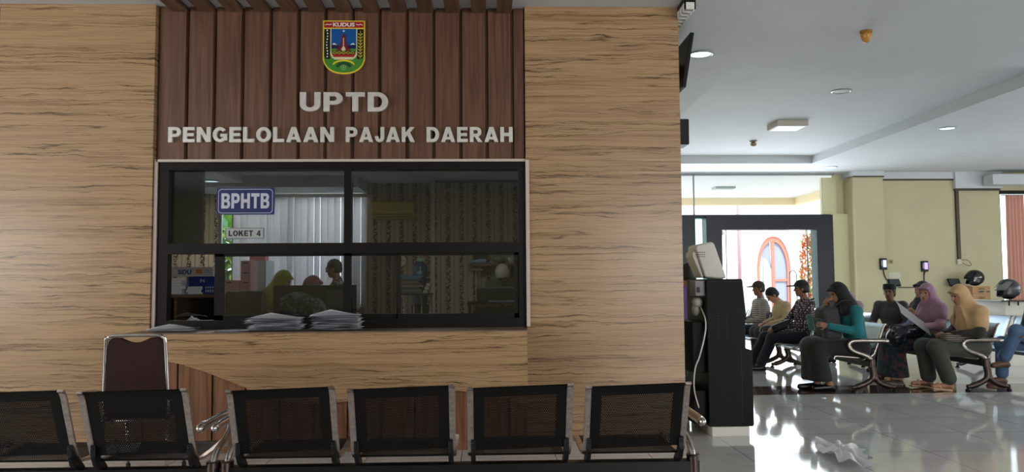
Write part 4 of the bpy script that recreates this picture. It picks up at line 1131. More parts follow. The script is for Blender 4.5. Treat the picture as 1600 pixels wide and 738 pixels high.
MB().box((-.3, -.28, .56), (-.18, .30, 1.02), bev=.004).build('rear_cover', mat('rear_black', (9, 9, 11), .5, spec=.15), kq)
MB().box((-.30, -.28, .10), (-.18, .30, .40), bev=.004).build('rear_cover', mat('rear_black', (9, 9, 11), .5, spec=.15), kq)
MB().box((-.27, -.30, 1.26), (-.18, -.10, 1.40), bev=.004).build('power_box', mat('power_grey', (120, 116, 116), .4), kq)
MB().box((-.26, -.304, 1.29), (-.23, -.299, 1.34)).build('inlet', BLACKP, kq)
b = MB(); b.ell((-.22, -.18, 1.20), (.05, .07, .05), 8); b.ell((-.225, -.14, 1.13), (.04, .06, .06), 8); b.build('cable_bundle', WHITEP, kq)
MB().tube(smooth_path([(-.20, -.20, 1.16), (-.19, -.32, 1.05), (-.20, -.34, .92), (-.25, -.33, .72), (-.29, -.31, .60), (-.30, -.30, .42), (-.26, -.3, .25)], 6), .007, 8).build('power_cable', WHITEP, kq)
# tilted white screen housing on top, its back to the viewer
sh = MB()
pf = [(.0, 1.415), (.075, 1.42), (-.035, 1.745), (-.06, 1.765), (-.20, 1.735), (-.215, 1.70), (-.13, 1.43)]
sh.prism(pf, 'y', -.13, .17, bev=.012)
s_o = sh.build('screen_housing', WHITEP, kq)
MB().prism([(-.13, 1.435), (-.205, 1.69), (-.235, 1.665), (-.24, 1.63), (-.155, 1.42)], 'y', -.10, .14, bev=.008).build('rear_hump', WHITEP, s_o)
b = MB()
for i in range(5):
    for k in range(3): b.box((-.20 + .016 * i, -.133, 1.66 - .02 * k), (-.191 + .016 * i, -.12, 1.668 - .02 * k))
b.build('vent_slot', mat('slot_dark', (84, 78, 74), .6), s_o)

# crumpled tissue on the floor
def tiss(u, v):
    a = u * 2 * PI; rr = v * (.24 + .05 * math.sin(3 * a + 1) + .035 * math.sin(7 * a) + .02 * math.sin(13 * a + 2))
    z_ = .012 + .05 * v * abs(math.sin(4.5 * a + 2 * v)) * (1 - .4 * v) + .03 * math.exp(-((v - .3) / .2) ** 2)
    return Vector((rr * math.cos(a) * .66 + .10 * v * max(0, math.sin(a)), rr * math.sin(a) * 1.75, z_ * 1.5))
b = MB(); b.grid(tiss, 72, 8)
tag(b.build('crumpled_tissue', mat('tissue_white', (236, 236, 240), .9), None, (2.80, 6.12, .004)), 'crumpled white tissue lying open on the tiled floor', 'tissue')

# ================================================================== the office behind the glass
WP = wallpaper()
S('ceiling_office', PAINT, ((-5.7, 7.3, 3.04), (1.6, 12.95, 3.16)))
S('trim_24', PAINT, ((-5.7, 7.3, 2.93), (-3.68, 11.9, 3.04)), ((-5.7, 11.9, 2.87), (-1.93, 12.8, 3.04)))
S('wall_office_left', WP, ((-5.85, 7.3, 0), (-5.7, 12.95, 3.16)))
S('wall_office_far', WP, ((-5.7, 12.8, 0), (-4.36, 12.95, 3.16)), ((-4.36, 12.8, 0), (-1.95, 12.95, 1.0)), ((-4.36, 12.8, 2.87), (-1.95, 12.95, 3.16)), ((-1.95, 12.8, 0), (1.6, 12.95, 3.16)))
S('wall_office_bay', WP, ((-.83, 12.45, 0), (1.6, 12.8, 3.04)))
S('trim_25', mat('pale_corner', (206, 206, 200), .5), ((-.86, 12.43, 0), (-.80, 12.46, 3.04)))
S('trim_26', DUCT, ((-.80, 12.43, 3.0), (1.6, 12.45, 3.03)))
S('wall_office_right', WP, ((1.52, 7.3, 0), (1.6, 12.45, 3.16)))
S('wall_under_window', CREAM, ((-2.965, 7.16, 0), (.375, 7.3, .98)))
S('wall_over_window', PAINT, ((-5.85, 7.3, 3.04), (1.8, 7.5, ZC)))
ow = bpy.data.objects.new('window_4', None); COL.objects.link(ow); struct(ow)
b = MB()
for x in (-4.36, -4.30 + .16, -3.2, -2.0): b.box((x, 12.84, 1.0), (x + .05, 12.9, 2.87))
b.box((-4.36, 12.84, 1.0), (-1.95, 12.9, 1.05)); b.build('frame', mat('window_frame_grey', (84, 100, 104), .4), ow)
MB().box((-4.34, 12.87, 1.02), (-1.97, 12.875, 2.85)).build('pane', TG, ow)
bl = thing('vertical_blind', 'pale vertical blind across the bright office window', 'blind', (-3.0, 12.7, 1.0))
mb_, N_, L_, P_ = base_mat('blind_fabric'); P_.inputs['Base Color'].default_value = (*lin((206, 204, 208)), 1); P_.inputs['Roughness'].default_value = .9
tl = N_.new('ShaderNodeBsdfTranslucent'); tl.inputs[0].default_value = (*lin((216, 213, 218)), 1); mxs = N_.new('ShaderNodeMixShader'); mxs.inputs[0].default_value = .55
L_.new(P_.outputs[0], mxs.inputs[1]); L_.new(tl.outputs[0], mxs.inputs[2]); L_.new(mxs.outputs[0], N_['Material Output'].inputs[0])
b = MB()
for k in range(20):
    x = -1.02 + .108 * k; a = .62 + .25 * math.sin(k * 1.7)
    b.box((x - .056, -.003, 0), (x + .056, .003, 1.80), RZ(a), (x, 0, 0))
b.build('slats', mb_, bl)
MB().box((-1.1, -.03, 1.80), (1.1, .03, 1.85)).build('head_rail', mat('rail_white', (220, 220, 224), .5), bl)
t = leafy('garden_tree', 'green tree outside the office window beside the blind', 'tree', (-5.2, 15.6, .3), 1.4, 1.0, 1.5, 1500, .2, [LG, LY, mat('leaf_teal', (110, 160, 140), .6)], 12, trunk=.4)
tag(MB().box((-3.25, 7.36, 1.70), (-2.65, 7.42, 2.62), bev=.004).box((-2.935, 7.355, 1.70), (-2.93, 7.36, 2.62)).build('wall_board', mat('board_grey_green', (74, 80, 70), .6, var=.05)), 'dull grey-green board standing behind the upper pane near the blue sign', 'board')
t = thing('ceiling_downlight', 'lit downlight in the low office soffit seen through the glass', 'lamp', (-4.05, 11.6, 2.93), 0, 'round ceiling downlights')
MB().lathe([(.12, 0), (.12, -.012), (.10, -.016), (.10, 0)], (0, 0, 0), 20).build('ring', MATS['ring_silver'], t)
MB().lathe([(.099, -.004), (.099, -.01)], (0, 0, 0), 20).build('lens', LENS, t)

ac = thing('air_conditioner', 'yellowed wall air conditioner on the patterned office wallpaper', 'air conditioner', (-1.49, 12.8, 2.45))
ACM = mat('yellowed_plastic', (196, 178, 96), .45)
MB().prism([(0, 0), (-.14, 0), (-.19, .05), (-.20, .25), (-.17, .27), (0, .27)], 'x', -.35, .35, bev=.006).build('casing', ACM, ac)
b = MB(); b.box((-.32, -.205, .052), (.32, -.185, .062)); b.box((-.30, -.17, .012), (.30, -.14, .02)); b.build('air_slot', mat('slot_brown', (92, 80, 42), .5), ac)
MB().box((-.32, -.175, -.02), (.32, -.10, -.004), RX(-.2)).build('flap', ACM, ac)

clk = thing('wall_clock', 'round cream wall clock beyond the dark sliding pane', 'clock', (-1.37, 12.79, 1.755))
MB().lathe([(.105, 0), (.105, -.03), (.09, -.035), (.088, -.025)], (0, 0, 0), 28, 'y').build('rim', mat('clock_rim', (120, 112, 84), .4), clk)
MB().lathe([(.09, -.02), (.09, -.026)], (0, 0, 0), 28, 'y').build('dial', mat('clock_dial', (214, 210, 186), .5), clk)
b = MB(); b.box((-.003, -.03, 0), (.003, -.028, .07)); b.box((0, -.03, -.003), (.05, -.028, .003)); b.build('hand', BLACKP, clk)

# low shelf unit by the window, with paper cartons and loose stacks on it
SHW = woodgrain('shelf_brown', (84, 66, 52), (112, 92, 74), (128, 108, 88), .5, 'x')
su = thing('office_shelf', 'brown open shelf unit just inside the window', 'shelf', (-3.50, 9.15, 0))
MB().box((-.6, -.2, 1.245), (.50, .25, 1.285)).build('top', SHW, su)
for x in (-.6, -.02, .47): MB().box((x, -.2, 0), (x + .03, .25, 1.245)).build('upright', SHW, su)
MB().box((-.6, -.2, .85), (.5, .25, .875)).build('shelf_board', SHW, su)
MB().box((-.6, .235, 0), (.5, .25, 1.245)).build('back_panel', mat('shelf_back', (40, 32, 28), .7), su)
t = thing('paper_carton', 'white paper carton lid lying across the blue carton on the office shelf', 'carton', (-3.345, 9.12, 1.486), 0, 'paper cartons on the office shelf')
MB().box((-.26, -.14, 0), (.245, .14, .108), bev=.003).build('box', mat('carton_white', (206, 204, 206), .8), t)
text_fit('lettering', 'SiDU', -.15, .0, .025, .08, -.14, .002, mat('sidu_blue', (40, 70, 140), .7), t, .03)
b = MB(); b.box((.055, -.1425, .03), (.12, -.139, .085)); b.build('orange_label', mat('label_orange', (220, 140, 70), .7), t)
text_fit('lettering', 'F4', .15, .20, .03, .075, -.14, .002, mat('sidu_pale', (150, 166, 200), .7), t, .02)
t = thing('paper_carton', 'dark blue paper carton under the white carton on the office shelf', 'carton', (-3.21, 9.13, 1.286), 0, 'paper cartons on the office shelf')
MB().box((-.17, -.13, 0), (.12, .13, .198), bev=.003).build('box', mat('carton_blue_side', (34, 58, 138), .6), t)
text_fit('lettering', 'F4', -.04, .01, .13, .17, -.13, .002, SW, t, .02)
b = MB()
for i in range(4): b.box((.02 + .025 * i, -.1325, .02), (.034 + .025 * i, -.129, .05)); b.box((.02 + .025 * i, -.1325, .065), (.034 + .025 * i, -.129, .085))
b.build('icon', SW, t)
def pile(x, y, z, n, th, w_, d_, lab, grp, seed, m=PAPER, name='paper_ream'):
    r = random.Random(seed)
    for i in range(n):
        o = MB().box((-w_ / 2, -d_ / 2, 0), (w_ / 2, d_ / 2, th * .94), bev=.002).build(name, m, None, (x + r.uniform(-.012, .012), y + r.uniform(-.01, .01), z + i * th))
        o.rotation_euler = (0, 0, r.uniform(-.12, .12)); tag(o, lab, 'papers', grp)
pile(-3.52, 9.08, 1.286, 6, .031, .20, .28, 'pale ream in the tall stack on the office shelf beside the cartons', 'reams on the office shelf', 4)
pile(-3.30, 8.965, 1.286, 4, .022, .15, .05, 'thin white sheaf leaning before the blue carton on the shelf', 'sheaves before the blue carton', 6)
sheaf(-3.34, 8.98, .878, .3, 'crumpled white papers stuffed in the lower shelf compartment', None, .34, .2, .16, .05, 61, -.3)
sheaf(-2.62, 7.235, .985, .15, 'loose white papers inside the window corner', None, .3, .13, .03, .10, 62, -.2)
sheaf(-2.70, 7.235, 1.03, -.3, 'small crumpled sheet topping the papers inside the window corner', None, .16, .11, .02, .07, 63, -.2)

PINK = mat('pink_carton', (208, 150, 160), .8)
def pinkbox(x, y, z, i, lab, grp):
    t = thing('document_box', lab, 'box', (x, y, z), 0, grp)
    MB().box((-.065, -.16, 0), (.065, .16, .128), bev=.003).build('box', PINK, t)
    b = MB(); b.box((-.035, -.163, .088), (.035, -.159, .102)); b.build('slot', mat('pink_slot', (70, 44, 50), .8), t)
for i in range(11): pinkbox(-3.365, 10.5, .02 + .13 * i, i, 'pink document box in the front column behind the sash', 'front column of pink boxes')
for i in range(13): pinkbox(-3.215, 10.72, .02 + .13 * i, i, 'pink document box in the taller rear column', 'rear column of pink boxes')
tag(MB().box((-3.43, 10.32, 0), (-3.14, 10.9, .018)).build('pallet_board', SHW), 'thin board under the pink document boxes', 'board')
t = thing('desk_lamp', 'pale green lamp shade beside the pink boxes', 'lamp', (-3.52, 10.2, 0))
blob('shade', [ell((.05, 0, 1.57), (.14, .09, .035)), (ell((.05, 0, 1.53), (.12, .08, .03)), '-', .01)], mat('pale_green', (170, 206, 190), .4), t, h=.008)
MB().tube(smooth_path([(-.1, 0, .02), (-.1, 0, 1.3), (-.06, 0, 1.5), (.0, 0, 1.585)], 6), .01, 8).build('stand', BLACKM, t)
MB().lathe([(.11, 0), (.1, .02)], (-.1, 0, 0), 20).build('base', BLACKM, t)
cab = thing('sliding_cabinet', 'pale blue-grey cabinet with a dark square handle left of the blind', 'cabinet', (-3.42, 11.75, 0))
MB().box((-.14, -.2, 0), (.20, .25, 1.74)).build('body', mat('cabinet_pale', (176, 184, 198), .5), cab)
dd = MB().box((-.13, -.215, .03), (.03, -.2, 1.71), bev=.003).box((.04, -.215, .03), (.19, -.2, 1.71), bev=.003).build('door', mat('cabinet_pale', (176, 184, 198), .5), cab)
MB().tube([(-.03, -.225, 1.31), (.03, -.225, 1.31), (.03, -.225, 1.45), (-.03, -.225, 1.45)], .008, 6, close=True).build('handle', BLACKP, dd)
tag(MB().box((-3.47, 11.58, 1.742), (-3.25, 11.8, 1.85), bev=.004).build('storage_box', mat('red_box', (190, 110, 120), .7, var=.3, vscale=20)), 'small red and white box on top of the pale cabinet', 'box')
# olive coat on a stand, black swivel chair, dark partition desk
blob('hanging_coat', [cap((0, 0, 1.23), (.02, 0, .9), .05, .085), cap((0, 0, 1.25), (.06, .05, .95), .04, .06), ell((.0, 0, .85), (.09, .08, .1))], cloth('mustard_cloth', (176, 148, 60)), None, (-3.40, 9.85, 0))
tag(bpy.data.objects['hanging_coat'], 'mustard yellow coat hung on a stand behind the sash post', 'coat')
t = thing('coat_stand', 'thin dark stand that holds the mustard coat', 'stand', (-3.43, 9.98, 0)); MB().tube([(0, 0, .02), (0, 0, 1.24), (.02, -.10, 1.27)], .012, 8).build('pole', BLACKM, t); MB().lathe([(.16, 0), (.15, .02)], (0, 0, 0), 18).build('base', BLACKM, t)
sw = thing('swivel_chair', 'black swivel chair with rounded back behind the sliding pane', 'chair', (-2.68, 9.0, 0))
blob('backrest', [rbox((0, -.2, 1.07), (.22, .035, .25), rr=.035)], BLACKP, sw, h=.012)
blob('seat', [rbox((0, .05, .58), (.24, .24, .05), rr=.05)], BLACKP, sw, h=.014)
MB().tube([(0, -.2, .86), (0, -.18, .62), (0, 0, .55), (0, 0, .1)], .025, 10).build('stem', BLACKM, sw)
for k in range(5):
    a = 2 * PI * k / 5
    MB().tube([(0, 0, .11), (.26 * math.cos(a), .26 * math.sin(a), .04)], .02, 8).build('foot', BLACKM, sw)
DARKW = mat('dark_desk', (20, 18, 20), .5, var=.1, spec=.2)
pd = thing('partition_desk', 'dark high-fronted desk before the three office workers', 'desk', (-2.07, 9.7, 0))
MB().box((-.53, -.05, 0), (.48, 0, 1.375)).build('front_panel', DARKW, pd)
MB().box((-.53, 0, .98), (.48, .55, 1.01)).build('desktop', DARKW, pd)
MB().box((-.53, 0, 0), (-.50, .55, .98)).build('side_panel', DARKW, pd)
MB().box((.45, 0, 0), (.48, .55, .98)).build('side_panel', DARKW, pd)
MB().box((.12, -.07, .7), (.44, -.05, 1.31), bev=.004).build('drawer_front', mat('dark_drawer', (44, 42, 44), .4), pd)
blob('cloth_bundle', [ell((0, 0, 1.17), (.2, .09, .13)), ell((.16, 0, 1.1), (.2, .09, .14)), ell((-.08, 0, 1.05), (.12, .09, .14)), rbox((.05, 0, .95), (.3, .09, .05), rr=.03)], cloth('grey_camouflage', (40, 40, 44), (104, 106, 112), 'noise', 12), None, (-2.27, 9.45, 0), h=.014)
tag(bpy.data.objects['cloth_bundle'], 'dark bundle of mottled cloth heaped before the partition desk', 'bundle')
t = thing('side_stool', 'low black cabinet under the mottled cloth bundle', 'cabinet', (-2.2, 9.42, 0)); MB().box((-.33, -.12, 0), (.33, .12, .90)).build('body', BLACKP, t); MB().box((-.3, -.128, .1), (.3, -.12, .8)).build('door', BLACKP, t)

# far side: rack of files, bottle, shelves
rk = thing('file_rack', 'thin metal rack holding files below the wall clock', 'rack', (-1.08, 12.0, 0))
MB().box((-.28, -.18, 1.21), (.27, .2, 1.235)).build('shelf_board', BLACKM, rk)
for x in (-.27, -.14, 0, .12, .25): MB().tube([(x, -.17, 0), (x, -.17, 1.21)], .008, 6).build('upright', SATIN, rk)
for x in (-.27, .25): MB().tube([(x, .18, 0), (x, .18, 1.21)], .008, 6).build('upright', SATIN, rk)
FILEC = [(96, 92, 84), (120, 116, 104), (70, 78, 92), (140, 136, 120)]
r = random.Random(9)
for i in range(7):
    o = MB().box((-.21, -.15, 0), (.17 - .02 * (i % 3), .14, .03), bev=.002).build('file_folder', mat('file_%d' % (i % 4), FILEC[i % 4], .7), None, (-1.11 + r.uniform(-.02, .02), 12.0, 1.236 + .0315 * i)); o.rotation_euler = (0, 0, r.uniform(-.08, .08))
    tag(o, 'grey file in the stack on the rack below the clock', 'file', 'stacked files on the rack')
for i in range(3):
    o = MB().box((-.2, -.13, 0), (.16, .13, .016), bev=.002).build('blue_folder', mat('blue_folder', (96, 140, 176), .6), None, (-1.13 + .02 * i, 12.0, 1.458 + .0175 * i)); o.rotation_euler = (0, 0, .1 * (i - 1))
    tag(o, 'pale blue folder on top of the file stack', 'folder', 'blue folders on the file stack')
for i in range(3):
    tag(MB().box((.0, -.13, 0), (.07, .13, .05), bev=.006).build('paper_roll', mat('roll_cream', (206, 200, 180), .8), None, (-.94 + .022 * i, 11.98 - .01 * i, 1.236 + .052 * i)), 'cream packet piled at the end of the file rack', 'packet', 'cream packets on the file rack')
gb = thing('water_bottle', 'large blue water bottle with a pale cap behind the file rack', 'bottle', (-1.03, 12.38, 1.05))
MB().lathe([(.10, 0), (.115, .03), (.115, .33), (.11, .36), (.115, .40), (.115, .60), (.08, .66), (.04, .68)], (0, 0, 0), 24).build('body', mat('bottle_blue', (60, 84, 120), .25), gb)
MB().lathe([(.05, .68), (.06, .70), (.055, .73), (.01, .74)], (0, 0, 0), 18).build('cap', mat('cap_pale', (190, 220, 190), .4), gb)
MB().ell((0, -.115, .5), (.05, .006, .03), 8).build('emblem', mat('emblem_pale', (150, 180, 206), .5), gb)
t = thing('bottle_stand', 'black stand beneath the blue water bottle', 'stand', (-1.03, 12.36, 0)); MB().box((-.13, -.07, 0), (.13, .09, 1.05), bev=.004).build('body', BLACKP, t); MB().box((-.1, -.085, .9), (.1, -.07, 1.0)).build('tap_panel', BLACKM, t)
wsf = thing('wall_shelf', 'dark brown wall shelf above the white helmet in the office', 'shelf', (.12, 12.3, 1.655))
MB().box((-.37, -.15, 0), (.75, .15, .04)).build('board', SHW, wsf)
for x in (-.3, .3): MB().prism([(.15, 0), (-.1, 0), (.15, -.18)], 'x', x, x + .015).build('bracket', BLACKM, wsf)
blob('folded_cloth', [rbox((0, 0, .025), (.12, .09, .025), rr=.02), ell((.05, 0, .05), (.09, .08, .02))], mat('cloth_blue', (150, 176, 216), .8), None, (-.10, 12.28, 1.696)); tag(bpy.data.objects['folded_cloth'], 'pale blue folded cloth on the office wall shelf', 'cloth')
tag(MB().box((-.10, -.02, 0), (.12, .02, .14), bev=.003).build('dark_box', mat('dark_box', (40, 36, 38), .6), None, (-.09, 12.41, 1.696)), 'dark box behind the folded blue cloth on the wall shelf', 'box')
blob('cloth_bag', [ell((0, 0, .07), (.115, .09, .075)), ell((.03, 0, .10), (.07, .07, .05))], mat('bag_grey_green', (120, 130, 116), .7), None, (.215, 12.28, 1.696)); tag(bpy.data.objects['cloth_bag'], 'grey-green rounded bag on the office wall shelf', 'bag')
t = thing('drinking_cup', 'white cup at the end of the office wall shelf', 'cup', (.40, 12.26, 1.696)); MB().lathe([(.035, 0), (.045, .09), (.041, .09), (.032, .008)], (0, 0, 0), 18).build('bowl', mat('cup_white', (214, 220, 220), .3), t); MB().tube(smooth_path([(.042, 0, .07), (.07, 0, .06), (.065, 0, .03), (.038, 0, .02)], 4), .006, 6).build('handle', mat('cup_white', (214, 220, 220), .3), t)
t = thing('steel_pole_stand', 'cream hat stand between the wallpaper and the printer', 'stand', (-.14, 12.33, 0)); MB().tube([(0, 0, 0), (0, 0, 1.60)], .014, 8).build('pole', mat('stand_cream', (200, 180, 140), .5), t); MB().lathe([(.10, 1.58), (.11, 1.60), (.06, 1.63)], (0, 0, 0), 18).build('top_plate', mat('stand_cream', (200, 180, 140), .5), t)
od = thing('office_desk', 'black desk under the printer at the office side', 'desk', (.45, 12.0, 0))
MB().box((-.72, -.38, 1.06), (.9, .30, 1.10)).build('desktop', BLACKP, od)
for x in (-.70, .86): MB().box((x, -.36, 0), (x + .03, .28, 1.06)).build('side_panel', BLACKP, od)
MB().box((-.6, .2, .2), (.85, .22, 1.0)).build('modesty_panel', BLACKP, od)
pr = thing('office_printer', 'large black printer with a glassy top in the office', 'printer', (.32, 12.05, 1.10))
MB().box((-.45, -.25, 0), (.45, .22, .20), bev=.012).build('body', mat('printer_black', (22, 22, 24), .3), pr)
MB().box((-.44, -.24, .202), (.44, .21, .225), bev=.004).build('scanner_lid', mat('scanner_glass', (92, 112, 112), .12), pr)
MB().box((-.32, .05, .226), (-.05, .18, .33), bev=.01).build('paper_tray', mat('tray_green', (96, 104, 72), .5), pr)
MB().box((-.0, .05, .226), (.44, .18, .31), bev=.01).build('feeder', mat('printer_black', (22, 22, 24), .3), pr)
helmet('white motorcycle helmet resting on the office printer', (.27, 12.10, 1.415), -PI / 2 + PI, .92, mat('helmet_white', (226, 228, 214), .25, coat=.4), mat('smoke_visor', (40, 44, 60), .08))
tag(MB().box((-.2, -.1, 0), (.22, .1, .02), bev=.003).build('blue_tray', mat('tray_blue', (110, 150, 190), .5), None, (.25, 11.72, 1.101)), 'flat blue tray on the black office desk', 'tray')
t = leafy('crumpled_bags', 'crumpled pale plastic wrap on the black office desk', 'wrap', (-.05, 11.85, 1.12), .1, .06, .025, 60, .03, [mat('wrap_pale', (170, 186, 190), .5)], 31, trunk=.019)

# ================================================================== people
def V(*a): return np.array(a, float)
def unit(v): return v / max(np.linalg.norm(v), 1e-9)
SKIN = [mat('skin_tan', (168, 120, 94), .55), mat('skin_brown', (140, 96, 74), .55), mat('skin_light', (190, 142, 116), .55)]
EYE = mat('eye_dark', (24, 18, 16), .2); LIP = mat('lip', (140, 76, 70), .5); HAIRB = mat('hair_black', (20, 17, 16), .6); HAIRG = mat('hair_grey', (80, 78, 78), .7)

def hand_prims(wr, d, nrm, side, curl=.5):
    """palm, four unequal fingers and a thumb; side = +1 when the thumb lies along d x nrm"""
    d = unit(d); nrm = unit(nrm - d * (nrm @ d)); ac_ = np.cross(d, nrm) * side
    R = np.stack([d, ac_, nrm], 1)
    out = [(ell(wr + d * .045, (.052, .038, .017), R), '+', .012)]
    for i, (o, l) in enumerate(((.027, .062), (.010, .072), (-.008, .068), (-.025, .052))):
        p0 = wr + d * .078 + ac_ * o
        d1 = unit(d * math.cos(curl * .7) + nrm * math.sin(curl * .7) + ac_ * o * 2.5)
        p1 = p0 + d1 * l * .5
        d2 = unit(d * math.cos(curl * 1.7) + nrm * math.sin(curl * 1.7) + ac_ * o * 2)
        p2 = p1 + d2 * l * .5
        out += [(cap(p0 - d * .015, p1, .0098, .0092), '+', .003), (cap(p1, p2, .0092, .008), '+', .003)]
    q0 = wr + d * .022 + ac_ * .024; q1 = q0 + unit(d * .6 + ac_ * .8 + nrm * .3) * .038; q2 = q1 + unit(d * .95 + ac_ * .25 + nrm * .4 * curl) * .032
    out += [(cap(q0, q1, .0125, .0108), '+', .006), (cap(q1, q2, .0108, .009), '+', .003)]
    return out

def sit(**kw):
    J = dict(pel=V(0, 0, .53), che=V(0, 0, .88), nek=V(.01, 0, 1.06), hed=V(.05, 0, 1.235), shl=V(0, .18, .99), shr=V(0, -.18, .99),
             ell=V(.06, .24, .72), elr=V(.06, -.24, .72), wrl=V(.30, .13, .66), wrr=V(.30, -.13, .66),
             hil=V(.02, .09, .51), hir=V(.02, -.09, .51), knl=V(.47, .11, .52), knr=V(.47, -.11, .52),
             anl=V(.46, .11, .09), anr=V(.46, -.11, .09), tol=V(.64, .13, .035), tor=V(.64, -.13, .035), yaw=0., pit=0., til=0.,
             hdl=None, hdr=None, hnl=V(0, 0, -1), hnr=V(0, 0, -1), curl=.5)
    J.update({k: (np.array(v, float) if isinstance(v, (tuple, list)) else v) for k, v in kw.items()})
    return J
def stand(**kw):
    return sit(**{**dict(pel=V(0, 0, .90), che=V(.01, 0, 1.24), nek=V(.01, 0, 1.42), hed=V(.03, 0, 1.56), shl=V(0, .18, 1.35), shr=V(0, -.18, 1.35),
               ell=V(-.02, .23, 1.08), elr=V(-.02, -.23, 1.08), wrl=V(.08, .24, .84), wrr=V(.08, -.24, .84), hil=V(0, .09, .88), hir=V(0, -.09, .88),
               knl=V(.02, .1, .48), knr=V(.02, -.1, .48), anl=V(0, .1, .09), anr=V(0, -.1, .09), tol=V(.18, .12, .035), tor=V(.18, -.12, .035)), **kw})

def head_frame(J):
    y, p, t = J['yaw'], J['pit'], J['til']
    M_ = Matrix.Rotation(y, 3, 'Z') @ Matrix.Rotation(p, 3, 'Y') @ Matrix.Rotation(t, 3, 'X')
    return np.array(M_)

def person(label, loc, rz, J, skin=0, top=None, bottom=None, head='hair', head_m=None, skirt=False, sleeve=1., shoe=None, wide=1.0, s=1.0, veil_len=.16, hem=.12, group=None):
    hc, R = J['hed'], head_frame(J)
    f, l, u = R[:, 0], R[:, 1], R[:, 2]
    def hp(a, b_, c): return hc + f * a + l * b_ + u * c
    B = []
    k = .03
    # trunk and limbs: one continuous body
    B += [ell(J['pel'], (.105, .145, .10)), cap(J['pel'], J['che'], .105, .11), ell(J['che'], (.10, .145, .14)), cap(J['che'], J['nek'], .09, .055), cap(J['shl'], J['shr'], .05, .05)]
    for sd, q in (('l', 1), ('r', -1)):
        B += [cap(J['sh' + sd], J['el' + sd], .045, .036), cap(J['el' + sd], J['wr' + sd], .036, .025), cap(J['hi' + sd], J['kn' + sd], .075, .052), cap(J['kn' + sd], J['an' + sd], .05, .036)]
        an, to = J['an' + sd], J['to' + sd]
        B += [cap(an + V(0, 0, -.03), to, .036, .028), cap(an, an + V(-.03, 0, -.055) * 1., .036, .032)]
        d = J['hd' + sd] if J['hd' + sd] is not None else J['wr' + sd] - J['el' + sd]
        B += hand_prims(J['wr' + sd], np.array(d, float), np.array(J['hn' + sd], float), q, J['curl'])
    # neck and head with brow, nose, lips, chin, ears
    B += [(cap(J['nek'] - V(0, 0, .03), hp(-.02, 0, -.05), .056, .05), '+', .03)]
    B += [(ell(hp(-.012, 0, .025), (.098, .076, .10), R), '+', .02), (ell(hp(.025, 0, -.05), (.062, .056, .066), R), '+', .03), (ell(hp(.055, 0, -.095), (.026, .028, .022), R), '+', .02),
          (cap(hp(.082, 0, .018), hp(.104, 0, -.026), .010, .014), '+', .012), (ell(hp(.078, 0, .034), (.016, .05, .010), R), '+', .012),
          (ell(hp(.082, 0, -.06), (.010, .022, .008), R), '+', .006)]
    for q in (1, -1):
        B += [(ell(hp(-.01, q * .078, -.012), (.02, .010, .032), R), '+', .006), (ell(hp(.079, q * .031, .012), (.014, .014, .010), R), '-', .008)]
    root = link('person', skin_mesh('person', B, .0085, k), SKIN[skin], None, loc)
    root.rotation_euler = (0, 0, rz); root.scale = (s, s, s)
    tag(root, label, 'person', group)
    for q in (1, -1): MB().ell(hp(.076, q * .031, .012), (.010, .011, .0075), 6, Matrix(R.tolist())).build('eye', EYE, root)
    MB().ell(hp(.090, 0, -.061), (.004, .020, .005), 6, Matrix(R.tolist())).build('mouth', LIP, root)
    for q in (1, -1):
        if head in ('hair', 'cap', 'peci'): MB().ell(hp(.086, q * .032, .034), (.005, .018, .004), 6, Matrix(R.tolist())).build('eyebrow', HAIRB, root)
    if top is not None:
        C = [ell(J['pel'] + V(0, 0, .02), (.145, .175, .13)), cap(J['pel'], J['che'], .135, .145), ell(J['che'], (.135, .185, .17)), cap(J['che'], J['nek'] - V(0, 0, .02), .11, .075), cap(J['shl'], J['shr'], .07, .07)]
        for sd in 'lr':
            el_, wr_ = J['el' + sd], J['wr' + sd]
            C += [cap(J['sh' + sd], el_, .068, .058)]
            if sleeve > 0: C += [cap(el_, el_ + (wr_ - el_) * (.92 * sleeve), .057, .043)]
        # cuffs end cleanly; folds at the elbow and waist
        for sd in 'lr':
            m_ = (J['sh' + sd] + J['el' + sd]) / 2
            C += [(ell(J['el' + sd], (.062, .062, .062)), '+', .02)]
        blob('shirt', C, top, root, h=.011, k=.035)
    if bottom is not None:
        C = [ell(J['pel'], (.14, .178, .12))]
        if skirt:
            for sd, q in (('l', 1), ('r', -1)):
                kn, an = J['kn' + sd], J['an' + sd]
                e = V(kn[0] + (an[0] - kn[0]) * .1, an[1] * 1.2, hem + .02)
                C += [cap(J['hi' + sd], kn, .125, .10), cap(kn, e, .10, .14)]
            kn = (J['knl'] + J['knr']) / 2; e = V(kn[0] + ((J['anl'] + J['anr'])[0] / 2 - kn[0]) * .1, 0, hem + .02)
            C += [cap((J['hil'] + J['hir']) / 2, kn, .115, .10), cap(kn, e, .105, .14)]
            C += [(rbox((e[0], 0, hem - .1), (.5, .5, .1), rr=.005), '-', .01)]
        else:
            for sd in 'lr':
                C += [cap(J['hi' + sd], J['kn' + sd], .10 * wide, .085 * wide), cap(J['kn' + sd], J['an' + sd] + V(0, 0, .05 * wide), .083 * wide, .078 * wide), ell(J['kn' + sd], (.088, .085, .088))]
        blob('skirt' if skirt else 'trousers', C, bottom, root, h=.011, k=.09 if skirt else .04)
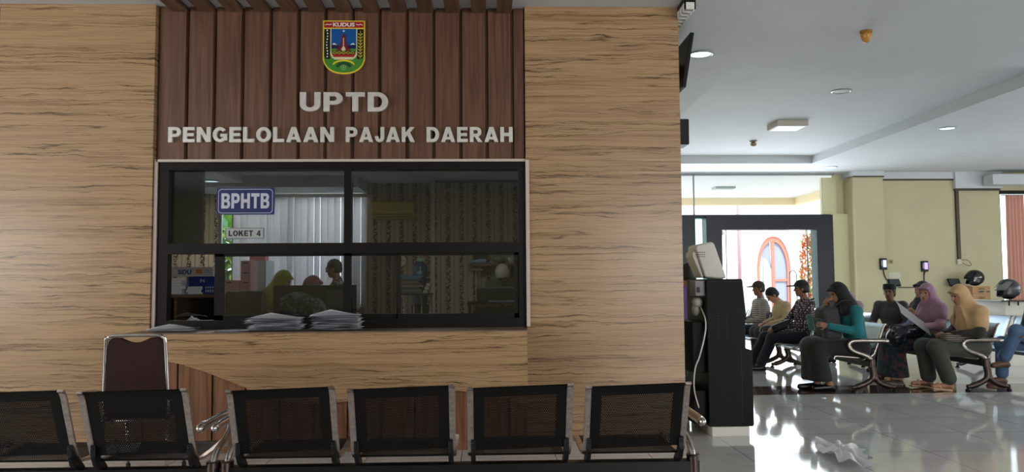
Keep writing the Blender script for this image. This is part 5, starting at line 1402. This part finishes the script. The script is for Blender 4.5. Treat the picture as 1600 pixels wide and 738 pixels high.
    if shoe is not None:
        for sd in 'lr':
            an, to = J['an' + sd], J['to' + sd]
            dd = unit(V(*(to - an)[:2], 0)); m_ = (an + to) / 2; zb = min(an[2], to[2])
            if shoe[0] == 'sandal':
                a_ = math.atan2(dd[1], dd[0]); Rr = np.array(Matrix.Rotation(a_, 3, 'Z'))
                pit = math.atan2(-(to[2] - (an[2] - .055)), np.linalg.norm((to - an)[:2])); Rr = Rr @ np.array(Matrix.Rotation(pit, 3, 'Y'))
                c0 = (an + V(0, 0, -.055) + to) / 2
                C = [rbox(c0 + Rr @ V(0, 0, -.032), (.135, .046, .014), Rr, .012), cap(c0 + Rr @ V(.03, .04, -.02), c0 + Rr @ V(.04, 0, .045), .012), cap(c0 + Rr @ V(.03, -.04, -.02), c0 + Rr @ V(.04, 0, .045), .012)]
                blob('sandal', C, shoe[1], root, h=.008, k=.01)
            else:
                C = [cap(an + V(0, 0, -.04), to, .046, .037), cap(an + V(0, 0, -.03), an + V(-.03, 0, -.055), .044, .04), (ell(an + V(0, 0, .05), (.036, .036, .05)), '-', .01), (rbox((m_[0], m_[1], zb - .24), (.4, .4, .2), rr=.01), '-', .005)]
                blob('shoe', C, shoe[1], root, h=.008, k=.02)
    if head == 'veil':
        nk, dv = J['nek'], J['che'] - J['nek']
        dv = dv / abs(dv[2])
        C = [(ell(hp(-.022, 0, .028), (.112, .098, .118), R), '+', .03), (cap(hp(-.02, 0, -.04), nk - V(.01, 0, .01), .090, .105), '+', .04), (cap(hp(-.065, 0, .0), nk + V(-.05, 0, -.03), .065, .095), '+', .05)]
        C += [(ell(hp(.072, 0, .072), (.044, .078, .028), R), '+', .025)]
        if veil_len > .1:
            for sd, q in (('l', 1), ('r', -1)):
                sh0 = J['sh' + sd]
                C += [(cap(nk + V(0, q * .03, -.01), sh0 + V(0, 0, .0), .095, .085), '+', .05), (cap(sh0, sh0 + (J['el' + sd] - sh0) * min(.8, veil_len * 2.2), .088, .098), '+', .04)]
            C += [(cap(nk + V(.04, 0, -.03), nk + dv * veil_len * 1.15 + V(.07, 0, 0), .09, .145), '+', .05), (cap(nk + V(-.05, 0, -.03), nk + dv * veil_len * 1.1 + V(-.045, 0, 0), .09, .125), '+', .05)]
            C += [(cap(nk + dv * veil_len + V(.03, .1, 0), nk + dv * veil_len + V(.03, -.1, 0), .135, .135), '+', .05)]
            zc_ = (nk + dv * (veil_len + .12))[2]
            C += [(rbox((nk[0], 0, zc_ - .5), (.7, .7, .5), rr=.005), '-', .02)]
        else:
            C += [(ell(nk + dv * .06 + V(.03, 0, 0), (.14, .15, .12)), '+', .05)]
        C += [(ell(hp(.125, 0, -.014), (.115, .080, .094), R), '-', .012)]
        # soft folds falling from the chin
        for i, a_ in enumerate((-.5, -.2, .1, .4)):
            C += [(cap(hp(.06, a_ * .12, -.12), J['nek'] + dv * (veil_len + .02) + V(.16, a_ * .34, 0), .012, .016), '+', .02)]
        blob('headscarf', C, head_m, root, h=.010)
    else:
        C = [(ell(hp(-.02, 0, .034), (.106, .086, .105), R), '+', .02), (ell(hp(-.05, 0, -.03), (.068, .076, .06), R), '+', .03), (ell(hp(.085, 0, -.04), (.10, .09, .105), R), '-', .01), (rbox(hp(0, 0, -.16), (.3, .3, .09), R, .01), '-', .01)]
        blob('hair', C, HAIRG if head == 'grey' else HAIRB, root, h=.008)
        if head == 'cap':
            C = [(ell(hp(-.012, 0, .045), (.114, .094, .10), R), '+', .01), (rbox(hp(0, 0, -.06), (.3, .3, .10), R, .01), '-', .008), (ell(hp(.14, 0, .052), (.08, .075, .012), R), '+', .015)]
            blob('cap', C, head_m, root, h=.008)
        if head == 'peci':
            C = [(cap(hp(-.01, .0, .055), hp(-.012, 0, .105), .100, .094), '+', .0), (rbox(hp(0, 0, -.02), (.3, .3, .07), R, .01), '-', .006), (rbox(hp(0, 0, .225), (.3, .3, .085), R, .01), '-', .01)]
            blob('peci', C, head_m, root, h=.008)
    return root
FX = PI   # facing -X, towards the entrance side

# woman in a teal jacket with a backpack on her lap
J = sit(che=V(.06, 0, .88), nek=V(.13, 0, 1.08), hed=V(.235, 0, 1.225), pit=.38, shl=V(.08, .18, 1.0), shr=V(.08, -.18, 1.0), ell=V(.10, .25, .74), wrl=V(.47, .19, .82), elr=V(.24, -.24, .80), wrr=V(.38, -.07, 1.06),
        knl=V(.58, .11, .54), knr=V(.58, -.11, .54), anl=V(.44, .15, .085), anr=V(.54, .02, .085), tol=V(.64, .16, .035), tor=V(.76, .0, .035), hdr=V(-.02, .06, .12), hnr=V(-1, 0, .1), hdl=V(.9, -.25, .15), hnl=V(0, -1, 0), curl=.8)
person('person in a teal jacket, black headscarf and long black skirt, reading a booklet', (4.78, 9.90, 0), FX, J, 0, cloth('teal_cloth', (24, 116, 124)), cloth('black_cloth', (26, 25, 28)), 'veil', cloth('black_veil', (18, 17, 20)), skirt=True, hem=.13, veil_len=.08, shoe=('shoe', mat('black_shoe', (16, 15, 16), .35)))
bp = thing('backpack', 'charcoal backpack held upright on the lap of the woman in teal', 'backpack', (4.78, 9.90, 0), FX)
PACK = mat('pack_charcoal', (60, 60, 66), .75, bump=.3)
blob('bag', [rbox((.36, -.02, .835), (.125, .145, .215), np.array(Matrix.Rotation(.1, 3, 'Y')), .07), ell((.36, -.02, 1.0), (.11, .13, .06))], PACK, bp, h=.011)
blob('front_pocket', [rbox((.485, -.02, .78), (.03, .115, .13), np.array(Matrix.Rotation(.1, 3, 'Y')), .028)], PACK, bp, h=.010)
MB().tube(smooth_path([(.33, .07, 1.04), (.22, .1, 1.13), (.10, .12, 1.12)], 5), .014, 8).build('strap', mat('strap_dark', (40, 40, 44), .7), bp)
MB().tube(smooth_path([(.36, -.06, 1.05), (.36, -.06, 1.09), (.36, .02, 1.09), (.36, .02, 1.05)], 4), .008, 8).build('carry_loop', mat('strap_dark', (40, 40, 44), .7), bp)
bk = thing('booklet', 'pale teal booklet held open by the woman in teal', 'booklet', (4.16, 9.76, .86), .25)
b = MB(); b.grid(lambda u, v: Vector((-.05 + .01 * math.sin(u * 3) - .10 * v * .4, -.09 + .12 * u, -.10 + .2 * v)), 6, 6, thick=.004); b.build('cover', mat('booklet_teal', (112, 156, 160), .6), bk)
b = MB(); b.grid(lambda u, v: Vector((-.044 + .05 * u - .10 * v * .4, -.09 + .12 * u, -.095 + .19 * v)), 6, 6, thick=.003); b.build('page', mat('booklet_page', (170, 196, 196), .7), bk)

# man in a printed shirt and cap, a pouch strapped across him
J = sit(pel=V(-.02, 0, .53), che=V(-.07, 0, .88), nek=V(-.07, 0, 1.09), hed=V(-.02, 0, 1.26), shl=V(-.08, .19, 1.02), shr=V(-.08, -.19, 1.02), ell=V(.05, .27, .76), elr=V(.1, -.26, .74), wrl=V(.34, .12, .66), wrr=V(.38, -.08, .65), yaw=-.25, pit=.05,
        knl=V(.50, .13, .50), knr=V(.52, -.13, .50), anl=V(.68, .13, .09), anr=V(.74, -.13, .09), tol=V(.88, .15, .05), tor=V(.94, -.15, .05))
person('person in a dark cap and dotted brown shirt with a pouch strapped across', (4.92, 12.02, 0), FX, J, 1, cloth('dotted_batik', (62, 48, 56), (206, 200, 208), 'dots', 30), cloth('navy_cloth', (28, 30, 46)), 'cap', cloth('dark_cap', (30, 26, 30)), shoe=('shoe', MATS['black_shoe']), s=1.0)
t = thing('crossbody_pouch', 'black flat pouch on the lap of the man in the dotted shirt', 'pouch', (4.92, 12.02, 0), FX)
blob('pouch', [rbox((.37, .16, .69), (.15, .045, .06), np.array(Matrix.Rotation(.35, 3, 'Y')), .03)], BLACKP, t, h=.010)
MB().tube(smooth_path([(.28, .21, .73), (.14, .24, .84), (.0, .235, .96), (-.07, .20, 1.08), (-.16, .12, 1.10)], 6), .02, 8, sx=.5, sy=1.4).build('strap', mat('strap_dark', (40, 40, 44), .7), t)

# bowed man, man in a striped shirt
J = sit(che=V(.05, 0, .86), nek=V(.09, 0, 1.03), hed=V(.20, 0, 1.14), pit=.75, shl=V(.03, .18, .97), shr=V(.03, -.18, .97))
person('person with bowed head and short dark hair behind the man in the dotted shirt', (5.10, 13.15, 0), FX, J, 2, cloth('ochre_shirt', (206, 186, 150)), cloth('grey_trouser', (60, 60, 66)), 'hair', shoe=('shoe', MATS['black_shoe']))
J = sit(che=V(-.02, 0, .88), nek=V(-.01, 0, 1.07), hed=V(.03, 0, 1.245), pit=.1, yaw=.1)
person('person in a dark cap and grey striped shirt beside the kiosk', (4.93, 13.82, 0), FX, J, 1, cloth('striped_shirt', (120, 116, 116), (196, 194, 190), 'stripes', 9), cloth('navy_cloth', (28, 30, 46)), 'cap', cloth('brown_cap', (52, 42, 42)), shoe=('shoe', MATS['black_shoe']))

# woman in a tan headscarf with a checked pouch
J = sit(che=V(.06, 0, .86), nek=V(.12, 0, 1.03), hed=V(.22, 0, 1.185), pit=.32, yaw=.1, shl=V(.06, .18, .97), shr=V(.06, -.18, .97), ell=V(.12, .25, .72), wrl=V(.40, .10, .70), elr=V(.16, -.24, .72), wrr=V(.42, -.06, .70),
        knl=V(.60, .10, .53), knr=V(.64, -.12, .53), anl=V(.50, .17, .095), anr=V(.60, -.10, .095), tol=V(.71, .19, .06), tor=V(.80, -.11, .06), curl=.9)
person('person in a tan headscarf and dark olive clothes with one sandalled foot forward', (6.30, 9.80, 0), FX, J, 0, cloth('dark_olive', (44, 42, 38)), cloth('olive_trouser', (62, 64, 56)), 'veil', cloth('tan_veil', (200, 162, 118)), veil_len=.22, wide=1.2, shoe=('sandal', mat('sandal_tan', (196, 160, 128), .6)))
t = thing('checked_pouch', 'dark checked cloth pouch on the lap under the tan headscarf', 'pouch', (6.30, 9.80, 0), FX)
blob('pouch', [rbox((.36, .12, .65), (.17, .07, .05), np.array(Matrix.Rotation(-.1, 3, 'Y')), .035)], cloth('checked_cloth', (40, 38, 40), (150, 140, 126), 'stripes', 14), t, h=.010)
MB().tube(smooth_path([(.22, .18, .69), (.3, .19, .73), (.42, .19, .70)], 5), .008, 6).build('handle', BLACKP, t)

# woman in mauve holding a sheet, bag on her lap
J = sit(che=V(.03, 0, .87), nek=V(.06, 0, 1.06), hed=V(.12, 0, 1.20), yaw=.55, pit=.12, shl=V(.04, .18, .99), shr=V(.04, -.18, .99), ell=V(.10, .27, .76), wrl=V(.36, .20, .76), elr=V(.14, -.24, .74), wrr=V(.30, -.02, .93), hdr=V(.3, .1, .3), hnr=V(0, .5, -1),
        knl=V(.64, .12, .53), knr=V(.64, -.12, .53), anl=V(.62, .12, .09), anr=V(.60, -.12, .09), tol=V(.80, .14, .04), tor=V(.78, -.14, .04), hnl=V(0, -1, 0), curl=.9)
person('person in a mauve headscarf and blouse holding up a white sheet', (6.25, 10.62, 0), FX, J, 2, cloth('mauve_cloth', (178, 140, 156)), cloth('batik_sarong', (34, 58, 64), (104, 62, 72), 'noise', 9), 'veil', cloth('mauve_veil', (160, 122, 144)), skirt=True, hem=.07, veil_len=.17, shoe=('sandal', mat('sandal_brown', (96, 70, 60), .6)))
sh_ = thing('paper_sheet', 'white sheet held slanting by the woman in mauve', 'paper', (5.78, 10.36, .88), 0)
b = MB(); b.grid(lambda u, v: Vector((.20 - .40 * u + .012 * math.sin(3 * v), (v - .5) * .24 * .6, -.16 + .31 * u + (v - .5) * .17)), 8, 8, thick=.002); b.build('sheet', mat('grey_paper', (206, 206, 208), .8), sh_)
t = thing('plastic_bag', 'crinkled black plastic bag on the lap of the woman in mauve', 'bag', (6.25, 10.50, 0), FX)
bb = [ell((.50, .02, .68), (.21, .13, .10)), ell((.66, .05, .60), (.13, .12, .14)), ell((.36, .05, .70), (.12, .10, .08))]
r = random.Random(2)
for i in range(16): bb.append((cap((.3 + r.random() * .45, r.uniform(-.12, .16), .60 + r.random() * .2), (.3 + r.random() * .45, r.uniform(-.12, .16), .58 + r.random() * .2), .012, .02), '+', .03))
blob('bag', bb, mat('plastic_black', (32, 36, 44), .22), t, h=.010)
MB().tube(smooth_path([(.34, .08, .78), (.38, .08, .86), (.44, .08, .78)], 5), .008, 6).build('handle', mat('plastic_black', (32, 36, 44), .22), t)

J = sit(che=V(-.02, 0, .88), nek=V(-.01, 0, 1.07), hed=V(.02, 0, 1.23), yaw=.2)
person('person in a dark headscarf and pale blue top between the mauve scarf and the wall', (6.46, 11.28, 0), FX, J, 0, cloth('pale_blue_cloth', (150, 166, 206)), cloth('black_cloth', (26, 25, 28)), 'veil', cloth('charcoal_veil', (40, 36, 44)), veil_len=.13, shoe=('shoe', MATS['black_shoe']))
J = sit(che=V(-.02, 0, .85), nek=V(0, 0, 1.03), hed=V(.04, 0, 1.19), yaw=.05, ell=V(.06, .27, .70), elr=V(.06, -.27, .70))
person('person in a black cap and dark grey shirt turned towards the viewer', (6.32, 11.94, 0), FX + .75, J, 1, cloth('grey_shirt', (84, 80, 80)), cloth('black_cloth', (26, 25, 28)), 'peci', cloth('black_peci', (22, 20, 22)), shoe=('shoe', MATS['black_shoe']))
make_bench('silver bench at the back holding the person in pale print', 4, (6.36, 14.15, 0), PI / 2, BG, PERF_S, CHROMED, MATS['bronzed_leg'], pitch=.67)
J = sit(che=V(.02, 0, .84), nek=V(.05, 0, .98), hed=V(.10, 0, 1.11), pit=.3)
person('person in pale printed clothes glimpsed behind the teal jacket', (6.30, 13.14, 0), FX, J, 0, cloth('pale_print', (190, 176, 176), (140, 120, 124), 'dots', 30), cloth('grey_trouser', (60, 60, 66)), 'veil', cloth('pale_print_veil', (176, 160, 164), (130, 110, 118), 'dots', 34), shoe=('shoe', MATS['black_shoe']), s=.96)
J = sit(che=V(-.02, 0, .88), knl=V(.38, .06, .70), anl=V(.50, -.02, .31), tol=V(.66, -.02, .25), knr=V(.46, -.12, .53), anr=V(.48, -.12, .085), tor=V(.66, -.13, .035))
person('person in blue jeans with crossed legs at the picture edge', (7.38, 10.12, 0), FX, J, 1, cloth('grey_shirt', (84, 80, 80)), cloth('denim', (84, 112, 146)), 'hair', shoe=('shoe', mat('brown_leather', (110, 78, 62), .5)))
J = stand(hed=V(.02, 0, 1.47), nek=V(0, 0, 1.32), che=V(0, 0, 1.14), pel=V(0, 0, .83), shl=V(0, .17, 1.26), shr=V(0, -.17, 1.26), ell=V(-.02, .22, .98), elr=V(-.02, -.22, .98), wrl=V(.10, .21, .80), wrr=V(.10, -.21, .80))
person('person in a purple top half hidden by the stone pier', (2.36, 8.95, 0), PI / 2, J, 0, cloth('purple_cloth', (120, 84, 152)), cloth('leaf_batik', (24, 22, 24), (96, 92, 90), 'noise', 10), 'hair', shoe=('shoe', MATS['black_shoe']))

# three workers behind the partition desk in the office
J = stand(pel=V(-.08, 0, .92), che=V(.05, 0, 1.15), nek=V(.14, 0, 1.31), hed=V(.24, 0, 1.44), pit=.5, shl=V(.06, .18, 1.25), shr=V(.06, -.18, 1.25), ell=V(.16, .22, 1.02), elr=V(.16, -.22, 1.02), wrl=V(.4, .1, 1.05), wrr=V(.4, -.1, 1.05), hil=V(-.08, .09, .9), hir=V(-.08, -.09, .9))
person('person in a lime green headscarf bending over the office desk', (-3.02, 10.85, 0), 0, J, 0, cloth('lime_print', (96, 102, 34), (150, 152, 76), 'noise', 14), cloth('black_cloth', (26, 25, 28)), 'veil', cloth('lime_veil', (132, 138, 34)), veil_len=.26, shoe=('shoe', MATS['black_shoe']))
J = stand(hed=V(.06, 0, 1.60), nek=V(.0, 0, 1.44), che=V(-.02, 0, 1.24), pit=.15, ell=V(.05, .24, 1.1), elr=V(.05, -.24, 1.1), wrl=V(.25, .12, 1.06), wrr=V(.25, -.12, 1.06))
person('person in a white patterned shirt and glasses standing before the blind', (-2.06, 10.95, 0), PI, J, 1, cloth('leaf_shirt', (60, 58, 60), (176, 172, 170), 'noise', 13), cloth('black_cloth', (26, 25, 28)), 'hair', shoe=('shoe', MATS['black_shoe']))
gl = thing('eyeglasses', 'thin dark eyeglasses on the man before the blind', 'glasses', (-2.06, 10.95, 0), PI)
for q in (1, -1):
    MB().tube([(.158, q * .032 + .024 * math.cos(a), 1.598 + .018 * math.sin(a)) for a in [2 * PI * k / 14 for k in range(14)]], .003, 6, close=True).build('rim', BLACKP, gl)
    MB().tube([(.158, q * .056, 1.60), (.09, q * .082, 1.60), (.04, q * .084, 1.60)], .003, 6).build('temple', BLACKP, gl)
J = stand(pel=V(0, 0, .78), che=V(.06, 0, 1.05), nek=V(.10, 0, 1.22), hed=V(.16, 0, 1.36), pit=.35, shl=V(.06, .17, 1.15), shr=V(.06, -.17, 1.15), ell=V(.12, .22, .92), elr=V(.12, -.22, .92), wrl=V(.3, .12, 1.0), wrr=V(.3, -.12, 1.0), hil=V(0, .09, .78), hir=V(0, -.09, .78), knl=V(.08, .1, .44), knr=V(.08, -.1, .44))
person('person in a dusty pink headscarf bent low between the other office workers', (-2.46, 10.50, 0), .3, J, 0, cloth('rose_cloth', (120, 76, 86)), cloth('black_cloth', (26, 25, 28)), 'veil', cloth('rose_veil', (126, 74, 88)), veil_len=.18, shoe=('shoe', MATS['black_shoe']))
